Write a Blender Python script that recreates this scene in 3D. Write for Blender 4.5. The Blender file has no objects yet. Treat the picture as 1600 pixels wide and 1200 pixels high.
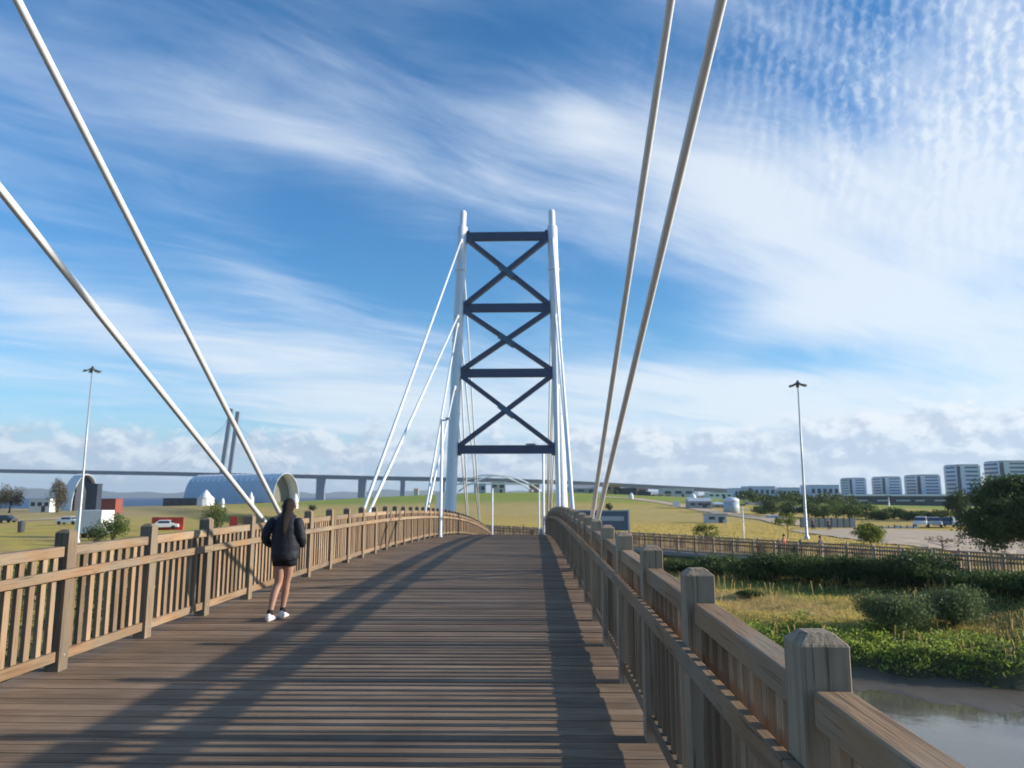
import bpy, bmesh, math, random
import numpy as np
from mathutils import Vector, Matrix
random.seed(7); RNG = np.random.default_rng(7)
R = math.radians
sc = bpy.context.scene
COL = sc.collection
EYE = 7.0

# ------------------------------------------------------------ camera
cam_d = bpy.data.cameras.new('camera'); cam = bpy.data.objects.new('camera', cam_d); COL.objects.link(cam)
cam.location = (0, 0, EYE); cam.rotation_euler = (R(90 + 8.65), 0, 0)
cam_d.sensor_width = 36; cam_d.lens = 26.0; cam_d.clip_start = 0.05; cam_d.clip_end = 60000
cam_d.dof.use_dof = True; cam_d.dof.focus_distance = 2.6; cam_d.dof.aperture_fstop = 5.0
sc.camera = cam
sc.render.resolution_x = 1024; sc.render.resolution_y = 768
sc.view_settings.view_transform = 'Standard'; sc.view_settings.look = 'None'
sc.view_settings.exposure = 0.60; sc.view_settings.gamma = 1

PSI = math.atan(.0303)                       # heading of the bridge
SUN_AZ = R(90 - 1) + PSI                     # clockwise from +Y
SUN_EL = R(16.0)

# ------------------------------------------------------------ node maths
class V:
    nt = None
    def __init__(s, sock): s.s = sock
    @staticmethod
    def m(op, *a, clamp=False):
        n = V.nt.nodes.new('ShaderNodeMath'); n.operation = op; n.use_clamp = clamp
        for i, x in enumerate(a):
            if isinstance(x, V): V.nt.links.new(x.s, n.inputs[i])
            else: n.inputs[i].default_value = x
        return V(n.outputs[0])
    def __add__(s, o): return V.m('ADD', s, o)
    __radd__ = __add__
    def __sub__(s, o): return V.m('SUBTRACT', s, o)
    def __rsub__(s, o): return V.m('SUBTRACT', o, s)
    def __mul__(s, o): return V.m('MULTIPLY', s, o)
    __rmul__ = __mul__
    def __truediv__(s, o): return V.m('DIVIDE', s, o)
def clamp01(x): return V.m('ADD', x, 0.0, clamp=True)
def sstep(x, a, b):
    n = V.nt.nodes.new('ShaderNodeMapRange'); n.interpolation_type = 'SMOOTHSTEP'
    V.nt.links.new(x.s, n.inputs[0]); n.inputs[1].default_value = a; n.inputs[2].default_value = b
    return V(n.outputs[0])
def comb(x, y, z=0.0):
    n = V.nt.nodes.new('ShaderNodeCombineXYZ')
    for i, a in enumerate((x, y, z)):
        if isinstance(a, V): V.nt.links.new(a.s, n.inputs[i])
        else: n.inputs[i].default_value = a
    return V(n.outputs[0])
def noise(vec, scale, detail=6, rough=.55, dist=0.0):
    n = V.nt.nodes.new('ShaderNodeTexNoise')
    V.nt.links.new(vec.s, n.inputs['Vector']); n.inputs['Scale'].default_value = scale
    n.inputs['Detail'].default_value = detail; n.inputs['Roughness'].default_value = rough; n.inputs['Distortion'].default_value = dist
    return V(n.outputs['Fac'])
def mixc(f, a, b):
    n = V.nt.nodes.new('ShaderNodeMix'); n.data_type = 'RGBA'
    if isinstance(f, V): V.nt.links.new(f.s, n.inputs[0])
    else: n.inputs[0].default_value = f
    for i, c in ((6, a), (7, b)):
        if isinstance(c, V): V.nt.links.new(c.s, n.inputs[i])
        else: n.inputs[i].default_value = (*c[:3], 1)
    return V(n.outputs[2])

# ------------------------------------------------------------ world: sky with clouds
PIT = R(8.65)
def px_ae(px, py):
    x = (px - 800) / 1155; y = (600 - py) / 1155
    fw = math.cos(PIT) - y * math.sin(PIT); up = math.sin(PIT) + y * math.cos(PIT)
    return math.degrees(math.atan2(x, fw)), math.degrees(math.atan2(up, math.hypot(x, fw)))
w = bpy.data.worlds.new('World'); sc.world = w; w.use_nodes = True
nt = w.node_tree; nt.nodes.clear(); V.nt = nt
out = nt.nodes.new('ShaderNodeOutputWorld'); bg = nt.nodes.new('ShaderNodeBackground'); nt.links.new(bg.outputs[0], out.inputs[0])
bg.inputs[1].default_value = 0.10
sky = nt.nodes.new('ShaderNodeTexSky'); sky.sky_type = 'NISHITA'; sky.sun_disc = False
sky.sun_elevation = SUN_EL; sky.sun_rotation = SUN_AZ; sky.air_density = 1.0; sky.dust_density = 0.4; sky.ozone_density = 3.0
tc = nt.nodes.new('ShaderNodeTexCoord'); sx = nt.nodes.new('ShaderNodeSeparateXYZ'); nt.links.new(tc.outputs['Generated'], sx.inputs[0])
dx, dy, dz = V(sx.outputs[0]), V(sx.outputs[1]), V(sx.outputs[2])
az = V.m('ARCTAN2', dx, dy) * 57.2958
el = V.m('ARCSINE', dz) * 57.2958
def blob(px, py, rx, ry, rot, amp):
    a0, e0 = px_ae(px, py); c, s = math.cos(R(rot)), math.sin(R(rot))
    k = .0496
    u = (az - a0); v = (el - e0)
    uu = (u * c + v * s) * (1 / (rx * k)); vv = (v * c - u * s) * (1 / (ry * k))
    return V.m('EXPONENT', (uu * uu + vv * vv) * -1.0) * amp
zz = V.m('MAXIMUM', dz, 0.0) + .10
Px, Py = dx / zz, dy / zz
ca, sa = math.cos(R(58)), math.sin(R(58))
al = Px * sa + Py * ca; ac = Px * ca - Py * sa
warp = noise(comb(al * .5, ac * .8), 1.2, 2) - .5
n1 = noise(comb(al * .34 + warp * .5, ac * 1.15 + warp * 1.1, 3.1), 1.35, 9, .62, .35)
n2 = noise(comb(al * .9, ac * 4.2 + warp * 2.5, 1.0), 1.7, 6, .6, .2)
n3 = noise(comb(az * .05, el * .11, 5.0), 1.0, 4, .5)
bias = None
for b in [  # px, py, rx, ry, rot, amp : broad banks of high cloud and the clear holes between them
    (1450, 360, 330, 170, -14, .50), (1040, 235, 330, 60, -18, .24), (1600, 30, 130, 120, 0, .34), (900, 45, 330, 70, -8, -.24), (1200, 640, 520, 75, 0, .52), (300, 545, 460, 55, -12, .34),
    (480, 215, 380, 40, -16, .16), (1330, 95, 170, 75, -20, -.16), (700, 620, 300, 40, 0, .26), (400, 428, 90, 22, -14, .24), (1250, 500, 260, 40, 12, .22),
    (905, 185, 75, 30, -25, .22), (230, 620, 260, 45, 0, .10), (1180, 330, 200, 60, -20, .14),
    (200, 40, 330, 90, 5, -.34), (520, 350, 300, 60, -22, -.14), (1300, 500, 200, 60, -10, .22), (1010, 465, 170, 55, -12, -.36), (640, 440, 150, 55, -15, -.26), (1070, 548, 220, 24, 0, -.22),
    (1290, 560, 120, 20, 0, -.25), (820, 60, 200, 60, -10, -.06), (120, 270, 220, 50, -20, -.16), (90, 385, 200, 40, -20, -.12)]:
    t = blob(*b); bias = t if bias is None else bias + t
dens = n1 * 1.25 + n2 * .42 + n3 * .42 + bias * .92 - .97 - sstep(dy * -1.0, -.05, .5) * .35
cir = sstep(dens, -.20, .66)
# rippled mackerel cloud high on the right
rw = noise(comb(az * .10, el * .10, 9.0), 1.2, 4, .5) * 9.0
ru = az * .94 + el * -.34; rv = az * .34 + el * .94
rip = V.m('SINE', ru * 6.2 + rv * 1.2 + rw * 2.4) * .5 + .5
rfi = noise(comb(ru * 1.5, rv * .35, 6.0), 1.0, 5, .6, .8)
rmask = clamp01(blob(1400, 110, 260, 130, -24, 1.3) + blob(1590, 120, 120, 150, 0, .5)) * sstep(noise(comb(az * .14, el * .14, 2.0), 1.2, 3), .30, .62)
rch = noise(comb(ru * 1.5, rv * 1.2, 11.0), 1.2, 4, .55, .4)
puf = sstep(rip * .34 + rch * 1.9, .72, 1.75)
cir = clamp01(cir + (puf - .42) * rmask * .50)
# heaps of cumulus low over the horizon
cw = noise(comb(az * .12, el * .3, 7.0), 1.3, 3) * 1.5
cz_ = 2.4
c1 = noise(comb(az * .26, el * .42 + cw * .14, cz_), 1.3, 10, .60, .15)
c1b = noise(comb(az * .26 + .15, el * .42 + cw * .14 + .20, cz_), 1.3, 7, .58, .15)
cbias = None
for b in [(180, 700, 170, 38, 0, .20), (600, 705, 170, 40, 0, .20), (1100, 715, 330, 55, 0, .24), (1490, 665, 150, 60, 0, .26), (1500, 740, 500, 40, 0, .20), (880, 690, 120, 20, 0, .05),
          (300, 640, 220, 25, 0, -.14), (1150, 600, 350, 32, 0, -.10), (30, 720, 60, 30, 0, .1)]:
    t = blob(*b); cbias = t if cbias is None else cbias + t
top = sstep(el, 9.5, 3.0) * .36 - .36
cum = sstep(c1 + top + cbias - .50, -.03, .15) * sstep(el, -1.0, .6)
lit = sstep((c1 - c1b) * 1.0 + (el - 3.4) * .016, -.10, .13)
hz = sstep(el, 9.0, -.5)
SKYG = nt.nodes.new('ShaderNodeHueSaturation'); nt.links.new(sky.outputs[0], SKYG.inputs['Color']); SKYG.inputs['Saturation'].default_value = 1.22; SKYG.inputs['Value'].default_value = 1.10
skyc = V(SKYG.outputs[0])
tint = nt.nodes.new('ShaderNodeMix'); tint.data_type = 'RGBA'; tint.blend_type = 'MULTIPLY'; tint.inputs[0].default_value = 1
nt.links.new(skyc.s, tint.inputs[6]); tint.inputs[7].default_value = (.80, 1.08, 1.18, 1)
skyc = V(tint.outputs[2])
skyc = mixc(hz * .75, skyc, (2.6, 3.9, 5.7))
col = mixc(cir * .86, skyc, mixc(cir, (3.9, 5.0, 6.9), (5.7, 6.2, 6.7)))
ccol = mixc(lit, (3.2, 3.9, 5.0), (6.0, 6.4, 6.8))
col = mixc(cum * .80, col, ccol)
nt.links.new(col.s, bg.inputs[0])

# ------------------------------------------------------------ sun
sd = bpy.data.lights.new('sun', 'SUN'); sd.energy = 4.6; sd.angle = R(.55); sd.color = (1, .92, .80)
sun = bpy.data.objects.new('sun', sd); COL.objects.link(sun)
dirv = Vector((math.sin(SUN_AZ) * math.cos(SUN_EL), math.cos(SUN_AZ) * math.cos(SUN_EL), math.sin(SUN_EL)))
sun.rotation_euler = dirv.to_track_quat('Z', 'Y').to_euler(); sun.location = (30, 0, 40)

# ------------------------------------------------------------ materials
def mat(name, color, rough=.7, metal=0.0, var=.25, scale=3.0, spec=.3, bump=0.0, bscale=20.0, rnd=0.0, stretch=None, spots=None):
    m = bpy.data.materials.new(name); m.use_nodes = True; nt = m.node_tree; V.nt = nt
    b = nt.nodes['Principled BSDF']; b.inputs['Roughness'].default_value = rough; b.inputs['Metallic'].default_value = metal
    b.inputs['Specular IOR Level'].default_value = spec
    tc = nt.nodes.new('ShaderNodeTexCoord'); mp = nt.nodes.new('ShaderNodeMapping'); nt.links.new(tc.outputs['Object'], mp.inputs[0])
    if stretch: mp.inputs['Scale'].default_value = stretch
    vec = V(mp.outputs[0])
    f = noise(vec, scale, 5, .6) * 2.0 - 1.0
    g = 1.0 + f * var
    if rnd:
        at = nt.nodes.new('ShaderNodeAttribute'); at.attribute_name = 'rnd'
        g = g + (V(at.outputs['Fac']) - .5) * rnd
    mx = nt.nodes.new('ShaderNodeVectorMath'); mx.operation = 'SCALE'; mx.inputs[0].default_value = color[:3]; nt.links.new(g.s, mx.inputs['Scale'])
    c = V(mx.outputs[0])
    if spots:
        sc_, colr, lo, hi = spots
        c = mixc(sstep(noise(V(tc.outputs['Object']), sc_, 4, .6), lo, hi), c, colr)
    nt.links.new(c.s, b.inputs['Base Color'])
    if bump:
        bp = nt.nodes.new('ShaderNodeBump'); bp.inputs['Strength'].default_value = bump; bp.inputs['Distance'].default_value = .02
        nt.links.new(noise(vec, bscale, 6, .6).s, bp.inputs['Height']); nt.links.new(bp.outputs[0], b.inputs['Normal'])
    return m

def wood(name, ca, cb, cc, axis, rnd=.5, warm=None):
    """weathered timber: grain along axis (0 x, 1 y, 2 z), grey and brown patches, dark checks, knots"""
    m = bpy.data.materials.new(name); m.use_nodes = True; nt = m.node_tree; V.nt = nt
    b = nt.nodes['Principled BSDF']; b.inputs['Roughness'].default_value = .78; b.inputs['Specular IOR Level'].default_value = .25
    tc = nt.nodes.new('ShaderNodeTexCoord'); oi = nt.nodes.new('ShaderNodeObjectInfo')
    off = nt.nodes.new('ShaderNodeVectorMath'); off.operation = 'ADD'
    at = nt.nodes.new('ShaderNodeAttribute'); at.attribute_name = 'rnd'; ra = V(at.outputs['Fac'])
    ro = comb(V(oi.outputs['Random']) * 17.0 + ra * 7.0, V(oi.outputs['Random']) * 31.0, ra * 23.0)
    nt.links.new(tc.outputs['Object'], off.inputs[0]); nt.links.new(ro.s, off.inputs[1])
    def mapped(sc_):
        mp = nt.nodes.new('ShaderNodeMapping'); nt.links.new(off.outputs[0], mp.inputs[0]); mp.inputs['Scale'].default_value = sc_; return V(mp.outputs[0])
    s1 = [22.0] * 3; s1[axis] = 1.1
    s2 = [75.0] * 3; s2[axis] = 2.2
    s3 = [4.0] * 3; s3[axis] = 1.3
    g1 = noise(mapped(s1), 1.0, 6, .6, .6); g2 = noise(mapped(s2), 1.0, 4, .6, .3); g3 = noise(mapped(s3), 1.0, 4, .55)
    c = mixc(sstep(g3, .33, .66), ca, cb)
    c = mixc(sstep(g1, .46, .74) * .65, c, cc)
    c = mixc(sstep(g2, .54, .72) * .6, c, tuple(x * .35 for x in cc))
    g = (ra - .5) * rnd + (V(oi.outputs['Random']) - .5) * .3 + 1.0 + (g1 - .5) * .5 + (noise(V(tc.outputs['Object']), .9, 4, .6) - .5) * .7
    vm = nt.nodes.new('ShaderNodeVectorMath'); vm.operation = 'SCALE'; nt.links.new(c.s, vm.inputs[0]); nt.links.new(g.s, vm.inputs['Scale'])
    nt.links.new(vm.outputs[0], b.inputs['Base Color'])
    bp = nt.nodes.new('ShaderNodeBump'); bp.inputs['Strength'].default_value = .55; bp.inputs['Distance'].default_value = .006
    nt.links.new((g1 + g2 * .8).s, bp.inputs['Height']); nt.links.new(bp.outputs[0], b.inputs['Normal'])
    return m

GREY = (.30, .235, .165); BRN = (.32, .195, .105); DRK = (.105, .07, .045)
M = {}
M['post'] = wood('post_wood', GREY, (.34, .25, .165), DRK, 2)
M['rail'] = wood('rail_wood', GREY, BRN, DRK, 1)
M['bal'] = wood('baluster_wood', (.31, .22, .14), (.28, .175, .10), DRK, 2, .8)
M['deck'] = wood('deck_wood', (.32, .22, .14), (.24, .155, .095), (.11, .073, .048), 0, .42)
M['white'] = mat('white_steel', (.84, .86, .87), .38, 0, .05, 2, .5)
M['slate'] = mat('slate_steel', (.095, .10, .15), .5, 0, .15, 2, .4)
M['plate'] = mat('plate_steel', (.10, .16, .22), .45, 0, .12, 2, .4)
M['conc'] = mat('concrete', (.30, .29, .26), .85, 0, .25, .7, .2, .3, 8)
M['dkmetal'] = mat('dark_metal', (.07, .075, .08), .5, .3, .1)
M['galv'] = mat('galvanised', (.42, .44, .45), .45, .4, .1)
M['bark'] = mat('bark', (.10, .075, .05), .9, 0, .35, 5, .2, .6, 14, stretch=(3, 3, .6))
M['glass'] = mat('dark_glass', (.025, .045, .08), .35, 0, .3, 1.2, .6)
M['winstrip'] = mat('window_band', (.12, .17, .26), .6, 0, .3, .5, .6)
M['cladding'] = mat('white_cladding', (.66, .67, .71), .55, 0, .06, .5, .35)
M['podium'] = mat('dark_podium', (.035, .045, .065), .5, 0, .35, .2, .4)
M['tent'] = mat('tent_fabric', (.74, .75, .76), .55, 0, .06, .4, .35)
M['tentshade'] = mat('tent_flank_shade', (.44, .52, .64), .6, 0, .1, .3)  # shade of the tent flank, put into a bluer and darker fabric colour
M['red'] = mat('red_paint', (.55, .06, .035), .5, 0, .15, 2)
M['rust'] = mat('red_brown_paint', (.25, .07, .05), .7, 0, .25, 1)
M['vwhite'] = mat('vehicle_white', (.75, .75, .72), .35, 0, .05, 1, .5)
M['tyre'] = mat('tyre_rubber', (.02, .02, .02), .85)
M['greyroof'] = mat('grey_sheet', (.30, .31, .32), .6, 0, .15, .6)
M['bluegrey'] = mat('blue_grey_panel', (.085, .125, .18), .45, 0, .12, 1.2, .4)
M['paleblue'] = mat('pale_panel', (.42, .48, .52), .5, 0, .15, 4)
M['orange'] = mat('orange_render', (.60, .30, .12), .7, 0, .12, .4)
M['pink'] = mat('pink_render', (.48, .30, .24), .7, 0, .12, .4)
M['cream'] = mat('cream_render', (.60, .55, .45), .7, 0, .12, .4)
M['viaduct'] = mat('viaduct_concrete', (.17, .20, .23), .8, 0, .15, .01)
M['tentdark'] = mat('tent_dark_inside', (.2, .19, .17), .9, 0, .4, 3, .2, .6, 6)  # grey-brown that paints the shaded inside of the long arched tent
def leafm(name, c, hue=(.0, .0, .0), tr=.35):
    m = bpy.data.materials.new(name); m.use_nodes = True; nt = m.node_tree; V.nt = nt
    b = nt.nodes['Principled BSDF']; b.inputs['Roughness'].default_value = .55; b.inputs['Specular IOR Level'].default_value = .25
    at = nt.nodes.new('ShaderNodeAttribute'); at.attribute_name = 'rnd'; r = V(at.outputs['Fac'])
    cc = mixc(r, tuple(x * .62 for x in c), tuple(min(1, x * 1.5 + h) for x, h in zip(c, hue)))
    nt.links.new(cc.s, b.inputs['Base Color'])
    tl = nt.nodes.new('ShaderNodeBsdfTranslucent'); nt.links.new(cc.s, tl.inputs[0])
    mx = nt.nodes.new('ShaderNodeMixShader'); mx.inputs[0].default_value = tr
    o = nt.nodes['Material Output']; nt.links.new(b.outputs[0], mx.inputs[1]); nt.links.new(tl.outputs[0], mx.inputs[2]); nt.links.new(mx.outputs[0], o.inputs[0])
    return m
M['leaf_dark'] = leafm('leaf_dark', (.048, .080, .022), (.01, .01, 0))
M['leaf_mid'] = leafm('leaf_mid', (.075, .115, .028), (.02, .02, 0))
M['leaf_bush'] = leafm('leaf_bush', (.115, .15, .055), (.02, .02, .01))
M['leaf_light'] = leafm('leaf_light', (.12, .17, .03), (.03, .02, 0))
M['leaf_tree'] = leafm('leaf_tree', (.055, .088, .030), (.01, .015, 0))
M['leaf_far'] = leafm('leaf_far', (.065, .10, .03), (.01, .01, 0))
M['leaf_lime'] = leafm('leaf_lime', (.17, .20, .035), (.03, .02, 0))
M['twig'] = leafm('twig_leaf', (.10, .085, .045), (.02, .01, 0))
M['grass_dry'] = leafm('grass_dry', (.52, .39, .11), (.05, .03, .01), .5)
M['grass_green'] = leafm('grass_green', (.27, .34, .060), (.04, .03, 0), .5)
M['grass_rust'] = leafm('grass_rust', (.40, .29, .11), (.04, .02, .01), .5)
M['flower'] = mat('flower_white', (.75, .74, .66), .6)

# ------------------------------------------------------------ object helpers
def tag(o, label=None, cat=None, group=None, kind=None):
    if label: o['label'] = label
    if cat: o['category'] = cat
    if group: o['group'] = group
    if kind: o['kind'] = kind
    return o
def thing(name, loc, label, cat, group=None, rz=0):
    o = bpy.data.objects.new(name, None); COL.objects.link(o); o.location = loc; o.rotation_euler = (0, 0, rz)
    o.empty_display_size = .3
    return tag(o, label, cat, group)
def adopt(o, root, local=False):
    """parent o; local=False: o's mesh is in world coordinates"""
    o.parent = root
    if not local:
        rm = Matrix.LocRotScale(root.location, root.rotation_euler, root.scale)
        if root.parent: rm = root.parent.matrix_basis @ rm if False else rm
        o.matrix_parent_inverse = rm.inverted()
def mkmesh(name, verts, faces, m, rnd=None, smooth=False):
    me = bpy.data.meshes.new(name); me.from_pydata([tuple(v) for v in verts], [], faces); me.update()
    if m: me.materials.append(m)
    if rnd is not None:
        a = me.attributes.new('rnd', 'FLOAT', 'FACE'); a.data.foreach_set('value', np.asarray(rnd, dtype=np.float32))
    if smooth: me.polygons.foreach_set('use_smooth', [True] * len(me.polygons))
    return me
def link(name, me, parent=None, local=False):
    o = bpy.data.objects.new(name, me); COL.objects.link(o)
    if parent: adopt(o, parent, local)
    return o
class MB:
    def __init__(s): s.v = []; s.f = []; s.r = []
    def box8(s, p, rnd=None):
        n = len(s.v); s.v += [tuple(q) for q in p]
        r = random.random() if rnd is None else rnd
        for f in ((0, 3, 2, 1), (4, 5, 6, 7), (0, 1, 5, 4), (1, 2, 6, 5), (2, 3, 7, 6), (3, 0, 4, 7)):
            s.f.append(tuple(n + i for i in f)); s.r.append(r)
        return s
    def box(s, x0, x1, y0, y1, z0, z1, rnd=None):
        return s.box8([(x0, y0, z0), (x1, y0, z0), (x1, y1, z0), (x0, y1, z0), (x0, y0, z1), (x1, y0, z1), (x1, y1, z1), (x0, y1, z1)], rnd)
    def ring(s, rings, cap=True, close=True):
        """loft a list of rings (each a list of points)"""
        n = len(rings[0]); base = len(s.v); r = random.random()
        for rg in rings: s.v += [tuple(p) for p in rg]
        for i in range(len(rings) - 1):
            for j in range(n if close else n - 1):
                a = base + i * n + j; b = base + i * n + (j + 1) % n
                s.f.append((a, b, b + n, a + n)); s.r.append(r)
        if cap:
            s.f.append(tuple(base + j for j in reversed(range(n)))); s.r.append(r)
            s.f.append(tuple(base + (len(rings) - 1) * n + j for j in range(n))); s.r.append(r)
        return s
    def tube(s, pts, rad, n=10, cap=True):
        pts = [Vector(p) for p in pts]
        if not hasattr(rad, '__len__'): rad = [rad] * len(pts)
        rings = []; up = Vector((0, 0, 1)); prev = None
        for i, p in enumerate(pts):
            d = (pts[min(i + 1, len(pts) - 1)] - pts[max(i - 1, 0)]).normalized()
            a = d.cross(up) if prev is None else prev - d * prev.dot(d)
            if a.length < 1e-3: a = d.cross(Vector((1, 0, 0)))
            a.normalize(); prev = a; b = d.cross(a)
            rings.append([p + (a * math.cos(t) + b * math.sin(t)) * rad[i] for t in [2 * math.pi * k / n for k in range(n)]])
        return s.ring(rings, cap)
    def lathe(s, prof, c=(0, 0, 0), n=16):
        return s.ring([[(c[0] + r * math.cos(2 * math.pi * k / n), c[1] + r * math.sin(2 * math.pi * k / n), c[2] + z) for k in range(n)] for r, z in prof])
    def beam(s, a, b, wd, ht, up=(0, 0, 1)):
        a, b = Vector(a), Vector(b); d = (b - a).normalized(); up = Vector(up)
        sd = d.cross(up).normalized() * (wd / 2); u = sd.cross(d).normalized() * (ht / 2)
        return s.box8([a - sd - u, a + sd - u, b + sd - u, b - sd - u, a - sd + u, a + sd + u, b + sd + u, b - sd + u])
    def mesh(s, name, m, smooth=False): return mkmesh(name, s.v, s.f, m, s.r, smooth)
    def build(s, name, m, parent=None, smooth=False, local=False, bevel=0):
        o = link(name, s.mesh(name, m, smooth), parent, local)
        if bevel: bev(o, bevel)
        return o
def bev(o, wd, seg=2):
    b = o.modifiers.new('bevel', 'BEVEL'); b.width = wd; b.segments = seg; b.limit_method = 'ANGLE'; b.angle_limit = R(40)
def smooth_by_angle(o):
    o.data.polygons.foreach_set('use_smooth', [True] * len(o.data.polygons))

def Xat(px, Y): return (px - 800) / 1155 * Y * 1.012       # lateral place of a bearing at depth Y near the horizon
def zpy(py, Y):
    y = (600 - py) / 1155
    return EYE + Y * (math.sin(PIT) + y * math.cos(PIT)) / (math.cos(PIT) - y * math.sin(PIT))

# ------------------------------------------------------------ bridge frame
def deckz(s): return EYE - 1.53 - (.00092 if s > 17 else .00050) * (s - 17) ** 2
def B(s, t, h=0.0): return Vector((s * math.sin(PSI) + t * math.cos(PSI), s * math.cos(PSI) - t * math.sin(PSI), deckz(s) + h))
S0, S1 = -14.0, 77.0
TR, TL = .795, -4.42          # centre lines of the two rows of posts

# ------------------------------------------------------------ terrain
WA, WB = np.array([9.0, 66.0]), np.array([27.0, 40.0])      # line of the boardwalk
wd_ = (WB - WA) / np.linalg.norm(WB - WA); wn_ = np.array([-wd_[1], wd_[0]])   # wn_ points away from camera (+x,+y)
def sm(x, a, b):
    t = np.clip((x - a) / (b - a), 0, 1); return t * t * (3 - 2 * t)
def fn(X, Y, s, k=0):
    return (np.sin(X * s + 1.3 + k) * np.cos(Y * s * 1.3 + .7 * k) + .5 * np.sin(X * s * 2.3 + Y * s * 1.7 + k) + .25 * np.sin(Y * s * 5.1 - X * s * 3.7 + 2 * k)) / 1.75
def bankY(X): return np.where(X > 0, 34.5 - .31 * X, np.maximum(34.5 + .75 * X, 19.0))
def bankd(X, Y): return Y - bankY(X) + .8 * fn(X, Y, .35) + .35 * fn(X, Y, 1.3, 2)
def terr(X, Y):
    X = np.asarray(X, float); Y = np.asarray(Y, float)
    d = bankd(X, Y)
    z = np.where(d < 0, np.maximum(-1.0, d * .30), 0) + sm(d, 0, 1.3) * .85 + sm(d, 3, 12) * .85
    z = z + sm(d, 1, 5) * .12 * fn(X, Y, .9, 1) * (1 - sm(Y, 70, 120))
    q = (X - WA[0]) * wn_[0] + (Y - WA[1]) * wn_[1]          # signed distance beyond the walkway
    z = z + (sm(q, -9, -1.5) * .30 + sm(q, -3.5, -1) * .34) * sm(d, 2, 9)
    z = z + sm(Y, 60, 110) * .12 * fn(X, Y, .06, 3)
    z = z + 6.4 * np.exp(-((X - 8) / 108) ** 2 - ((np.minimum(Y, 330) - 330) / 105) ** 2) * (1 - .35 * sm(Y, 360, 500))
    z = z + sm(X / np.maximum(Y, 1), .15, .5) * sm(Y, 280, 500) * 2.0
    sea = sm(Y, 322, 372) * (1 - sm(X + .10 * Y, -25, 30))
    z = z * (1 - sea) - 3.0 * sea
    nb = sm(Y + .31 * X, 4, -8)                              # near bank behind the camera
    z = np.where(Y < 12, np.maximum(z, -1.0 + nb * 3.2), z)
    return z
def tz(x, y): return float(terr(x, y))

rr = [0.5]
while rr[-1] < 12000: rr.append(rr[-1] * 1.026 if rr[-1] > 14 else rr[-1] + .36)
rr = np.array(rr)
aa = np.concatenate([np.arange(-46, 46.01, .4), np.arange(50, 314, 4.0)]) * math.pi / 180
RR, AA = np.meshgrid(rr, aa, indexing='ij')
GX, GY = RR * np.sin(AA), RR * np.cos(AA); GZ = terr(GX, GY)
nr, na = RR.shape
verts = np.stack([GX, GY, GZ], -1).reshape(-1, 3)
I, J = np.meshgrid(np.arange(nr - 1), np.arange(na), indexing='ij'); J2 = (J + 1) % na
faces = np.stack([I * na + J, (I + 1) * na + J, (I + 1) * na + J2, I * na + J2], -1).reshape(-1, 4)
faces = faces[:, ::-1]
me = bpy.data.meshes.new('ground'); me.from_pydata(verts.tolist(), [], faces.tolist()); me.update()
me.polygons.foreach_set('use_smooth', [True] * len(me.polygons))
# ground cover zones (what grows there)
d = bankd(GX, GY); q = (GX - WA[0]) * wn_[0] + (GY - WA[1]) * wn_[1]
C = np.zeros(GX.shape + (4,)); C[..., 3] = 1
def lay(c, m):
    m = np.clip(m, 0, 1)[..., None]; C[..., :3] = C[..., :3] * (1 - m) + np.array(c) * m
lay((.085, .065, .045), np.ones_like(GX))                                    # mud
lay((.07, .10, .022), sm(d, .3, 1.0))
lay((.50, .37, .09), sm(d, 5.0, 7.0)); lay((.50, .34, .12), sm(d, 5.5, 7.5) * sm(fn(GX, GY, .35, 5), .0, .5))
lay((.30, .33, .055), sm(d, 7, 9) * sm(fn(GX, GY, .22, 9), .35, .9) * .7)
lay((.06, .085, .02), sm(q, -9, -6))
lay((.54, .38, .11), sm(q, 3, 7))                                          # dry field
lay((.42, .35, .08), sm(q, 8, 20) * sm(fn(GX, GY, .03, 3), .3, .9) * .4)
lay((.50, .37, .14), sm(GY, 125, 160) * sm(fn(GX, GY, .02, 1), -.3, .5) * .8)
lay((.24, .31, .05), sm(GY, 215, 255) * (1 - sm(GY, 345, 365)) * sm(GX, -120, -60) * .85)
lay((.46, .34, .15), sm(-GX / GY, .38, .5) * sm(GY, 170, 200))
lay((.10, .11, .05), sm(GY, 360, 400))
ca_ = me.color_attributes.new('cover', 'FLOAT_COLOR', 'POINT'); ca_.data.foreach_set('color', C.reshape(-1).astype(np.float32))
gm = bpy.data.materials.new('ground_cover'); gm.use_nodes = True; nt = gm.node_tree; V.nt = nt
b = nt.nodes['Principled BSDF']; b.inputs['Roughness'].default_value = .95; b.inputs['Specular IOR Level'].default_value = .1
vc = nt.nodes.new('ShaderNodeVertexColor'); vc.layer_name = 'cover'
tc = nt.nodes.new('ShaderNodeTexCoord'); ob = V(tc.outputs['Object'])
f1 = noise(ob, .12, 6, .62); f2 = noise(ob, 2.2, 6, .7); f3 = noise(ob, .6, 4, .6)
g = .50 + f1 * .45 + f2 * .55
vm = nt.nodes.new('ShaderNodeVectorMath'); vm.operation = 'SCALE'; nt.links.new(vc.outputs[0], vm.inputs[0]); nt.links.new(g.s, vm.inputs['Scale'])
c = mixc(sstep(f3, .52, .72) * .35, V(vm.outputs[0]), (.16, .13, .05))
nt.links.new(c.s, b.inputs['Base Color'])
bp = nt.nodes.new('ShaderNodeBump'); bp.inputs['Strength'].default_value = .8; bp.inputs['Distance'].default_value = .15
nt.links.new(f2.s, bp.inputs['Height']); nt.links.new(bp.outputs[0], b.inputs['Normal'])
me.materials.append(gm)
tag(link('ground', me), kind='structure')

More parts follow.
